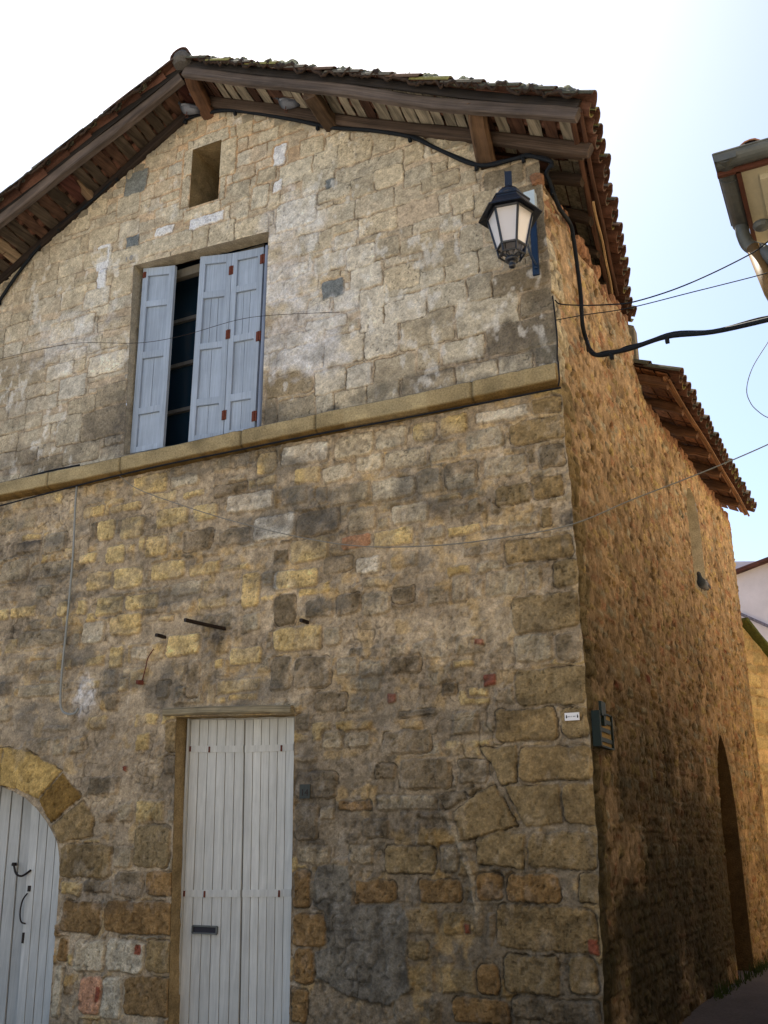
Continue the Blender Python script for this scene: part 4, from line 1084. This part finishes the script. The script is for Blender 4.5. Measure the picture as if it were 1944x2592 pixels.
for y0 in np.arange(2.95,8.1,.78):
    for (a0,a1) in ((-.55,-.41),(-.39,-.26),(-.24,-.12)):
        c=lin((128,86,58))*random.uniform(.6,1.3); V=[WP(a0,y0,.005),WP(a1,y0,.005),WP(a1,y0+.72,.005),WP(a0,y0+.72,.005)]; V+=[v+Vector((0,0,.02)) for v in V]
        b.add(V,[(0,1,2,3),(7,6,5,4),(0,4,5,1),(1,5,6,2),(2,6,7,3),(3,7,4,0)],c)
b.build('eave_boards',M['wood'],wing)
for y in (3.1,3.85,4.65,5.4,6.15,6.9,7.6):
    b=MB(); b.beam(WP(-.62,y,-.06),WP(-.14,y,-.06),.10,.11,lin((110,80,60)),jit=.008,n=6); b.build('rafter_tail',M['wood'],wing)
for (a,h,r0) in ((-.14,-.01,.045),(-.10,-.03,.025)):
    b=MB(); b.beam(WP(a,2.98,h),WP(a,8.2,h-.02),r0,r0,lin((134,98,70)),jit=.005,n=20); b.build('fascia_pole',M['wood'],wing)
b=MB(); y=3.0
while y<8.05:
    w=random.uniform(.06,.15); rock(b,(sx_(y,6.3)-.05,y,6.30+random.uniform(-.05,.05)),.065,w*.6,random.uniform(.05,.10),PAL['p']*random.uniform(.6,1.0)); y+=w*1.05
b.build('wall_top_rubble',M['stone2'],wing)

# ================================================================ RIGHT NEIGHBOUR
nb_=thing('neighbour_house','rendered house across the alley, only its eave corner with zinc gutter in view','house',(3,-.5,0))
gxc,gyc=GUT[0][0],GUT[0][1]
b=MB(); b.box((4.4,-.25,3.0),(5.08,.85,5.98)); b.build('wall',M['render'],nb_)
b=MB(); b.box((4.44,2.6,4.2),(5.08,4.8,8.4)); b.build('rear_bounce_range',M['render'],nb_)  # unseen range, made taller to bounce warm light onto the alley wall
b=MB(); b.box((5.4,7.9,2.6),(4.2,5.6,5.2)); b.build('yard_bounce_range',M['render'],nb_)  # added out of view, sunlit to bounce golden light onto the far wing
b=MB(); b.box((5.6,-7.5,3.8),(5.0,13.4,7.6)); b.build('front_sky_blocker',M['render'],nb_)  # added out of view to keep sky light off the lower alley wall
# soffit with mouldings
b=MB(); b.box((gxc+.10+2.6,gyc+.12+2.2-.0,5.99),(5.2,.02,.02))
b=MB(); b.box(((gxc+.12+6.9)/2,(gyc+.12+.1)/2,5.99),(6.9-gxc-.12,.1-gyc-.12,.03)); b.box(((gxc+.26+6.9)/2,(gyc+.28+.08)/2,5.955),(6.9-gxc-.26,.08-gyc-.28,.04)); b.box(((gxc+.36+6.9)/2,(gyc+.38+.06)/2,5.90),(6.9-gxc-.36,.06-gyc-.38,.07)); b.build('soffit',M['cream'],nb_)
b=MB(); b.box((gxc+.135,(gyc+.1)/2+.03,6.0),(.03,.95,.12)); b.box(((gxc+6.9)/2,gyc+.135,6.0),(6.9-gxc,.03,.12)); b.build('fascia',M['red'],nb_)
def gutter(mb,p0,p1,r,k=10):
    p0=Vector(p0);p1=Vector(p1); d=(p1-p0).normalized(); a=d.cross(Vector((0,0,1))).normalized(); V=[]
    for p in (p0,p1):
        for s_ in (0,.006):
            for j in range(k+1): t=math.pi*j/k; V.append(p+a*math.cos(t)*(r-s_)-Vector((0,0,1))*math.sin(t)*(r-s_))
    n=k+1;F_=[]
    for j in range(k): F_+= [(j,j+1,2*n+j+1,2*n+j),(n+j+1,n+j,3*n+j,3*n+j+1),(j,n+j,n+j+1,j+1),(2*n+j,2*n+j+1,3*n+j+1,3*n+j)]
    F_+=[(0,2*n,3*n,n),(k,n+k,3*n+k,2*n+k)]
    mb.add(V,F_)
b=MB(); r=.072; gutter(b,(gxc+.012,gyc+r,6.03),(6.9,gyc+r,6.03),r); gutter(b,(gxc+r,gyc+.012,6.03),(gxc+r,-.16,6.03),r); b.box((gxc+.008,gyc+r,6.0),(.012,2*r,.06)); b.box((gxc+r,gyc+.008,6.0),(2*r,.012,.06))
b.tube([(gxc,gyc,6.035),(6.9,gyc,6.035)],.008,6); b.tube([(gxc,gyc,6.035),(gxc,-.16,6.035)],.008,6)
for y in (gyc+.18,gyc+.25,): b.tube([(gxc+r+math.cos(t)*(r+.004),y,6.03-math.sin(t)*(r+.004)) for t in np.linspace(0,math.pi,9)],.003,5)
b.tube([(gxc+.36,gyc+r+math.cos(t)*(r+.004),6.03-math.sin(t)*(r+.004)) for t in np.linspace(0,math.pi,9)],.003,5)
b.build('gutter',M['zinc'],nb_)
b=MB(); b.tube(spline([(gxc+r,-.22,6.0),(gxc+r,-.22,5.90),(gxc+r+.03,-.20,5.80),(gxc+r+.12,-.22,5.72),(1.62,-.30,5.62),(1.72,-.36,5.40)]),.05,12); b.build('downpipe',M['zinc'],nb_,smooth=True)
b=MB(); b.tube([(gxc+r+.06,-.22,5.76),(1.60,-.34,5.3),(1.78,-.42,4.7),(1.86,-.45,3.5),(1.90,-.45,.2)],.052,12); b.build('downpipe',M['brown'],nb_,smooth=True)
b=MB(); b.lathe((gxc+r+.14,-.33,5.86),[(.0,-.03),(.05,-.02),(.065,.0),(.06,.02)],12); b.build('outlet_cap',M['zinc'],nb_)
b=MB(); ev=Vector((1,0,0))
for i in range(14):
    x=gxc+.24+i*.21
    for rr in range(3):
        p=Vector((x,gyc+.42+rr*.34,6.19+rr*.16)); tile(b,p,Vector((1,0,0)),Vector((0,-.905,-.425)),Vector((0,-.42,.9)),.42,.075,.09,True,lin((190,140,110))*random.uniform(.8,1.1),terr()); 
        p=Vector((x+.105,gyc+.42+rr*.34,6.20+rr*.16)); tile(b,p,Vector((1,0,0)),Vector((0,-.905,-.425)),Vector((0,-.42,.9)),.42,.09,.075,False,lin((190,140,110)),terr())
b.build('roof_tiles',M['tile'],nb_)
V=[(gxc+.12,gyc+.1,6.07),(6.9,gyc+.1,6.07),(6.9,1.4,7.2),(gxc+1.3,1.4,7.2),(gxc+.12,-.05,6.07),(6.9,-.05,6.07)]
mesh('roof_base',V+[(gxc+.12,-.05,6.05)],[(0,1,2,3),(3,2,5,4),(0,3,4),(0,4,5,1)],M['render'],nb_)

# ================================================================ ALLEY END
gw=thing('garden_wall','golden stone wall closing the alley, its mossy top sloping down','wall',(.9,9.4,0))
A=np.array([.172,8.172]);B=np.array([1.6,10.5]); dl_=np.hypot(*(B-A)); (qx,_,qz),(rx,_,rz)=GWALL; qz+=.06; slope_=(rz-qz)/(np.hypot(rx-qx,_-GWALL[0][1]) or 1)
K=Field(np.arange(0,dl_,.016),np.arange(0,4.75,.016)); K.C[:]=lin((184,156,112)); K.C*=(1+.25*K.mid+.2*fbm(K.U,K.V,.4,4,341))[...,None]; K.H[:]=.012*fbm(K.U,K.V,.1,4,345)
z=0
while z<4.8:
    h=rng.uniform(.12,.22); x=-.1
    while x<dl_:
        w=rng.uniform(.15,.4)
        if rng.random()>.25: K.rect(x+.01,x+w-.01,z+.01,z+h-.01,PAL['y']*rng.uniform(.8,1.2),gen=True,ht=.02,rough=1.6,crack=.6,edge=.015)
        x+=w
    z+=h
gg=sst(1.2,.1,K.V)*.8; K.C=K.C*(1-gg[...,None])+lin((52,56,26))*gg[...,None]
dd=(B-A)/dl_; nn=np.array([dd[1],-dd[0]])
grid_wall('wall_face',K,lambda U,V,H:np.stack([A[0]+dd[0]*U+nn[0]*H,A[1]+dd[1]*U+nn[1]*H,V],-1),[(0,0),(dl_,0),(dl_,max(2.0,qz+slope_*dl_)),(0,qz)],[],M['stone2'],gw)
b=MB(); b.beam((A[0],A[1]+.05,qz+.02),(B[0],B[1]+.05,max(2.0,qz+slope_*dl_)+.02),.3,.06,lin((86,88,50)),jit=.006,n=20); b.build('mossy_coping',M['moss'],gw)
V=[(A[0],A[1]+.3,0),(B[0],B[1]+.3,0),(B[0],B[1]+.3,max(2.0,qz+slope_*dl_)),(A[0],A[1]+.3,qz)]; mesh('wall_back',V,[(0,1,2,3)],M['stone2'],gw,col=np.tile(PAL['y'],(4,1)))
# white gabled house far behind
fh=thing('white_house','white rendered gable far down the alley with mossy verge tiles','house',(1,18,0))
V=[(-3,16,0),(3,16,0),(3,16,2.2),(.30,16,7.65),(-.8,16,7.78),(-3,16,6.5)]; V+=[(x,y+5,z) for x,y,z in V]
n=6; mesh('wall',V,[(0,1,2,3,4,5),(11,10,9,8,7,6)]+[(i,i+6,(i+1)%6+6,(i+1)%6) for i in range(6)],M['lilac'],fh)
b=MB(); b.beam((.30,15.92,7.72),(3.1,15.92,2.08),.5,.16,lin((70,66,60)),n=40,jit=.01); b.build('verge',M['moss'],fh)
b=MB(); b.beam((.24,15.85,7.66),(3.0,15.85,2.1),.12,.10,lin((150,146,150)),n=20,jit=.006); b.build('verge_board',M['wood'],fh)
b=MB(); b.beam((-2.5,15.9,6.95),(.4,15.9,7.74),.3,.08,lin((90,60,56)),n=10,jit=.006); b.build('ridge',M['wood'],fh)
b=MB(); b.tube(spline([(-.6,15.9,6.5),(.2,15.88,6.0),(.7,15.88,5.6),(1.4,15.9,5.2)]),.035,7,lin((120,116,130))); b.build('wall_cable',M['wood'],fh)

# ================================================================ LANTERN
cx,cy=-.25,-.50
lant=thing('wall_lantern','six-sided dark blue street lantern bracketed to the wall near the corner','street lamp',(cx,cy,5.94))
rot=R_(-26.6-90+6)
def hexr(r,z,k=6): return [Vector((cx+r*math.cos(rot+math.pi*2*j/k),cy+r*math.sin(rot+2*math.pi*j/k),z)) for j in range(k)]
b=MB()
Rt,Rb,zt,zb=.185,.118,6.425,6.125
for j in range(6):
    t=hexr(Rt,zt)[j]; u=hexr(Rb,zb)[j]; b.tube([t,u],.0105,6)
for r_,z_ in ((Rt,zt),(Rb,zb)):
    h=hexr(r_,z_)
    for j in range(6): b.tube([h[j],h[(j+1)%6]],.011,6)
# lower cradle
h=hexr(Rb,zb); h2=hexr(.105,6.055)
for j in range(6):
    b.tube([h[j],h2[j]],.009,6); b.tube([h2[j],h2[(j+1)%6]],.008,6)
    m_=(h2[j]+h2[(j+1)%6])/2; b.tube(spline([h2[j],(h2[j]*.5+Vector((cx,cy,6.10))*.5),Vector((cx+ (h2[j].x-cx)*.12,cy+(h2[j].y-cy)*.12,6.03))],6),.008,6)
b.build('frame',M['lamp'],lant)
for j in range(6):
    t0,t1=hexr(Rt-.004,zt)[j],hexr(Rt-.004,zt)[(j+1)%6]; u0,u1=hexr(Rb-.004,zb)[j],hexr(Rb-.004,zb)[(j+1)%6]; cc=Vector((cx,cy,6.28))
    V=[t0,t1,u1,u0]; V+= [v+(cc-v).normalized()*.004 for v in V]
    mesh('pane',V,[(0,1,2,3),(7,6,5,4),(0,4,5,1),(1,5,6,2),(2,6,7,3),(3,7,4,0)],M['lglass'],lant)
b=MB()
def hlathe(mb,prof): mb.lathe((cx,cy,0),prof,6,rot=rot)
hlathe(b,[(.20,6.44),(.235,6.432),(.262,6.418),(.262,6.428),(.235,6.448),(.165,6.535),(.165,6.548)])
hlathe(b,[(.150,6.548),(.172,6.552),(.172,6.562),(.12,6.60),(.10,6.60)]); b.build('roof',M['lamp'],lant)
b=MB(); b.lathe((cx,cy,0),[(.095,6.60),(.10,6.61),(.10,6.635),(.085,6.66),(.05,6.69),(.03,6.70)],20); b.build('dome',M['lamp'],lant,smooth=False)
b=MB(); b.box((cx,cy,6.775),(.058,.058,.14),M3=Matrix.Rotation(R_(20),3,'Z')); 
for t in range(4): b.lathe((cx+.05*math.cos(t*1.57+.4),cy+.05*math.sin(t*1.57+.4),6.70),[(.007,-.01),(.008,0),(.004,.012)],6)
b.build('chimney',M['lamp'],lant)
b=MB(); b.lathe((cx,cy,0),[(.01,5.94),(.028,5.95),(.030,5.97),(.02,5.985),(.035,5.995),(.055,6.005),(.06,6.02),(.045,6.035),(.02,6.05)],14); b.build('finial',M['lamp'],lant,smooth=True)
b=MB(); (bx0,bz0),(bx1,bz1)=LBAR; b.box(((bx0+bx1)/2,-.03,(bz0+bz1)/2),(.055,.02,bz0-bz1)); 
b.lathe((bx1,-.045,bz1+.06),[(.0,-.01),(.012,-.008),(.014,0),(.0,.01)],8)
b.tube(spline([(bx0,-.04,6.62),(bx0-.005,-.15,6.60),(bx0-.01,-.22,6.56),(bx0-.02,-.25,6.50)]),.010,6); b.build('bracket_bar',M['lampblue'],lant)
b=MB(); b.tube(spline([(bx1,-.04,6.22),(bx1-.01,-.14,6.26),(bx1-.02,-.22,6.36),(cx+.03,cy+.19,6.44)]),.011,6); b.tube(spline([(bx0,-.03,6.66),(bx0-.02,-.16,6.68),(cx+.02,cy+.2,6.56),(cx,cy+.12,6.50)]),.012,6); b.build('bracket_arm',M['lampblue'],lant)
# ================================================================ SMALL WALL THINGS
def lift(p,y): return (p[0],y,p[1])
b=MB(); (x0,z0),(x1,z1),(x2,z2),(x3,z3)=JBOX; b.box(((x0+x1)/2,-.045,(z0+z2)/2),(x1-x0,.07,z0-z2)); b.box(((x0+x1)/2,-.082,(z0+z2)/2),(x1-x0+.008,.008,z0-z2+.008)); o=b.build('junction_box',M['box']); tag(o,'pale blue junction box on the wall right behind the lantern','junction box')
b=MB(); (x0,z0),(x1,z1),(x2,z2),(x3,z3)=WSIGN; ws=thing('small_sign','small white plate with two black drops near the house corner','sign',((x0+x1)/2,-.02,(z0+z2)/2))
b=MB(); b.box(((x0+x1)/2,-.022,(z0+z2)/2),(x1-x0,.012,z0-z2)); b.build('plate',M['white'],ws)
zc=(z0+z2)/2
for x in (x0+.014,x1-.012): 
    b=MB()
    pts=[(x+.0045*math.sin(t)*(.35+.65*(1-math.cos(t))/2)*1.6,-.029,zc+.013*math.cos(t)+.001) for t in np.linspace(0,2*math.pi,14,endpoint=False)]; b.add(pts,[tuple(range(13,-1,-1))]); b.build('drop_mark',M['ink'],ws)
b=MB(); 
for a,w_ in ((.024,.017),(.046,.010),(.062,.024)):
    k=int(w_/.0042)
    for i in range(k): b.box((x0+a+i*.0042,-.0288,zc+random.uniform(-.0006,.0006)),(.0028,.001,.0075)); 
b.build('lettering',M['greyink'],ws)
# green framed bracket sign on the alley wall
gs=thing('bracket_sign','dark green framed plate with bars on the alley wall at the corner','sign',(.03,.2,2.38))
(y0,z0),(y1,z1)=GSIGN[0],GSIGN[2]; y0+=.19;y1+=.19; zt_,zb_=2.50,2.26
b=MB(); 
b.box((.035,.03,2.375),(.06,.03,.25)); b.box((.04,.405,2.375),(.04,.02,.25)); b.box((.04,.218,2.255),(.04,.355,.012)); b.box((.04,.218,2.497),(.03,.355,.008)); b.build('frame',M['green'],gs)
b=MB(); 
for z in (2.44,2.375,2.305): b.box((.047,.215,z),(.012,.28 if z<2.42 and z>2.35 else .36,.03))
b.build('bar',M['green'],gs)
b=MB(); b.box((.062,.12,2.52),(.02,.12,.10)); b.box((.062,.14,2.44),(.02,.05,.08)); b.build('clip',M['green'],gs)
b=MB(); b.box((.037,.215,2.375),(.014,.37,.235),lin((150,126,86))); b.build('plate',M['stone'],gs)
(x0,z0),(x1,z1),(x2,z2),(x3,z3)=NUM; hn=thing('number_plate','dull dark house number plate on the stone right of the tall door','sign',((x0+x1)/2,-.02,(z0+z2)/2))
b=MB(); b.box(((x0+x1)/2,-.022,(z0+z2)/2),(x1-x0,.012,z0-z2)); b.build('plate',M['plaq'],hn)
def text(s_,size,loc,material,name,parent,rx=90):
    cu_=bpy.data.curves.new(name,'FONT'); cu_.body=s_; cu_.size=size; cu_.align_x='CENTER'; cu_.align_y='CENTER'; cu_.extrude=.0008
    o=bpy.data.objects.new(name,cu_); link(o,parent); o.location=Vector(loc)-parent_loc(parent); o.rotation_euler=(R_(rx),0,0); cu_.materials.append(material)
    dg=bpy.context.evaluated_depsgraph_get(); me=bpy.data.meshes.new_from_object(o.evaluated_get(dg)); me.materials.clear(); me.materials.append(material)
    o2=bpy.data.objects.new(name,me); link(o2,parent); o2.location=o.location; o2.rotation_euler=o.rotation_euler; bpy.data.objects.remove(o); o2.name=name; return o2
text('14',.075,((x0+x1)/2,-.030,(z0+z2)/2-.012),M['iron'],'numeral',hn)
(x0,z0),(x1,z1)=TXT10; text('1',.085,((x0+x1)/2-.03,-.014,(z0+z1)/2+.01),M['greyink'],'painted_numeral',house); text('0',.085,((x0+x1)/2+.035,-.014,(z0+z1)/2+.01),M['greyink'],'painted_numeral',house)
for i,((p,e),L_,lab) in enumerate(zip(BARS,(.42,.10,.09),('long dark iron bar jutting from the wall above the tall door','short rusty iron stub in the wall left of the long bar','short iron stub in the wall right of the long bar'))):
    b=MB(); x,z=p; dx=-.12 if i==0 else -.03; b.beam((x,.03,z),(x+dx*(L_/.42),-L_,z+(.01 if i==0 else 0)),.032,.030,lin((52,42,40)),jit=.002,n=4); o=b.build('iron_bar',M['iron']); tag(o,lab,'iron bar')
# thin crack / iron cramp
b=MB(); b.beam((-4.13,-.01,2.98),(-4.10,-.03,2.98),.05,.04,lin((70,40,34)),n=2); b.tube(spline([(-4.10,-.02,2.98),(-4.07,-.02,3.1),(-4.05,-.02,3.2),(-3.99,-.02,3.28)]),.005,5); o=b.build('iron_hook',M['rust']); tag(o,'small rusty hook with a bent rod above left of the tall door','hook')
# ================================================================ CABLES
def cable(name,label,pts,r,material,k=8,n=6,extra=None,cat='cable'):
    b=MB(); P=spline(pts,n); b.tube(P,r,k)
    if extra: extra(b,P)
    o=b.build(name,material,smooth=True); return tag(o,label,cat)
c1=[(x,-.035,z) for x,z in CAB1]+[(.0,-.03,7.20)]+[(sx_(y,z)+.05,max(y,.03),z) for y,z in CAB2]+[tuple(p) for p in CAB3[1:]]
def clips(b,P):
    for i in range(6,len(P)-2,14):
        p=P[i]; b.box((p.x,p.y,p.z-.03),(.03,.03,.05))
def twin(b,P):
    b.tube([p+Vector((.0,.008,.022+.008*math.sin(i*.7))) for i,p in enumerate(P)],.010,6); clips(b,P)
cable('power_cable','thick black cable bundle under the gable eave, looping across the alley',c1,.019,M['cable'],extra=twin)
cable('overhead_wire','upper thin dark wire from the house corner to the gutter house',[tuple(p) for p in W1],.0055,M['cable'],k=6)
cable('overhead_wire','lower thin dark wire from the house corner across the alley',[tuple(p) for p in W2],.004,M['cable'],k=6)
cable('overhead_wire','long pale sagging wire crossing in front of the lower facade',[tuple(p) for p in W3]+[(1.87,-.42,4.28)],.0042,M['wire'],k=6)
cable('loose_wire','thin loose wire curling against the sky at the right edge',[(1.87,-.5,5.1)]+[tuple(p) for p in W4],.003,M['wire'],k=6)
cable('window_wire','thin dark wire strung across the shutters',[tuple(p) for p in W5],.0028,M['iron'],k=5)
cable('conduit','grey conduit hanging in a long loop below the stone ledge',[lift(p,-.045) for p in COND],.011,M['conduit'])
cable('ledge_cable','blue-grey cable lying on top of the ledge at the left',[lift((x,z+.015),-.075) for x,z in LCAB],.009,M['cable'])
def dots(b,P):
    for i in range(3,len(P),9): b.lathe(tuple(P[i]),[(.0,-.012),(.011,0),(.0,.012)],6)
cable('ledge_cable','dark cable clipped along the underside of the ledge',[lift((x,z-.0),-.10) for x,z in UCAB],.008,M['cable'],extra=dots)
cable('corner_cable','thin black cable running down the house corner to the ledge',[(corner_x(z)+.012,-.02 if z>5.3 else -.05,z) for z in (5.9,5.7,5.5,5.3)]+[(-.03,-.13,5.22),(-.03,-.13,5.08),(-.05,-.10,5.03)],.0065,M['cable'])
# ================================================================ PIGEONS
def pigeon(loc,yaw,label,sc_=1.,tail=1):
    o=bpy.data.objects.new('pigeon',None); link(o); o.location=loc; o.rotation_euler=(0,0,yaw); o['label']=label; o['category']='pigeon'; o['group']='pigeons roosting on the house'
    prof=[(-.165,.005,.012,.004),(-.12,.012,.030,.012),(-.07,.03,.048,.038),(-.02,.045,.060,.055),(.03,.055,.062,.060),(.07,.07,.050,.052),(.095,.10,.034,.036),(.105,.135,.026,.027),(.115,.155,.026,.027),(.135,.163,.020,.021),(.15,.16,.009,.009),(.172,.152,.003,.003)]
    V=[];C=[];k=12
    for x,z,ry,rz in prof:
        for j in range(k):
            a=2*math.pi*j/k; V.append((x*sc_,math.cos(a)*ry*sc_,(z+math.sin(a)*rz)*sc_))
            c=lin((112,116,126)) if x<.06 else lin((66,72,80)); 
            if x<-.09: c=lin((58,60,68))
            if x>.148: c=lin((60,54,50))
            C.append(c)
    F_=[(i*k+j,i*k+(j+1)%k,(i+1)*k+(j+1)%k,(i+1)*k+j) for i in range(len(prof)-1) for j in range(k)]+[tuple(range(k-1,-1,-1)),tuple((len(prof)-1)*k+j for j in range(k))]
    me=mesh('body',V,F_,M['feather'],o,col=np.array(C),smooth=True,world=False)
    for s_ in (1,-1):
        b=[];V=[];C=[]
        for i,(x,w,z) in enumerate(((.07,.02,.075),(.03,.045,.07),(-.04,.05,.05),(-.10,.03,.03),(-.15,.008,.018))):
            for t in (-1,0,1): V.append((x*sc_,s_*(.058-.012*abs(t)-(.02 if i>3 else 0))*sc_,(z+t*w*.5)*sc_)); C.append(lin((132,136,146)) if i<2 else lin((76,78,88)))
        F2=[(i*3+j,i*3+j+1,(i+1)*3+j+1,(i+1)*3+j) for i in range(4) for j in range(2)]
        w_=mesh('wing',V,F2,M['feather'],o,col=np.array(C),smooth=True,world=False); md=w_.modifiers.new('thick','SOLIDIFY'); md.thickness=.006
    b=MB(); 
    for s_ in (1,-1): b.tube([(.01,s_*.02,0.005),(.012,s_*.022,-.04)],.004,5); b.tube([(.012,s_*.022,-.04),(.04,s_*.025,-.042)],.003,4); b.tube([(.012,s_*.022,-.04),(.03,s_*.01,-.042)],.003,4)
    q=mesh('feet',[tuple(v) for v in b.V],b.F,M['red'],o,world=False)
    return o
PG=PIG
p=PG[0]; pigeon((p[0],-.14,p[2]-.02),R_(200),'grey pigeon perched lowest under the gable peak beside the cable')
p=PG[1]; pigeon((-3.97,-.16,9.42),R_(-60),'pigeon tucked up high beside the ridge strut',.9)
p=PG[2]; pigeon((p[0],-.12,p[2]-.04),R_(190),'pigeon under the right eave boards, left of the second strut')
p=PG[3]; pigeon((.13,5.32,4.60),R_(-100),'pigeon sitting in the slit window of the alley wall',1.)
# little grass at the alley wall foot
b=MB()
for i in range(260):
    y=random.uniform(3.5,8); x=sx_(y,.2)+.03+abs(random.gauss(0,.05)); h=random.uniform(.05,.16); d_=random.uniform(-.04,.04); w=.006
    b.add([(x-w,y,.19),(x+w,y,.19),(x+d_,y+d_,.19+h)],[(0,1,2)])
o=b.build('grass',M['grass']); o['kind']='stuff'
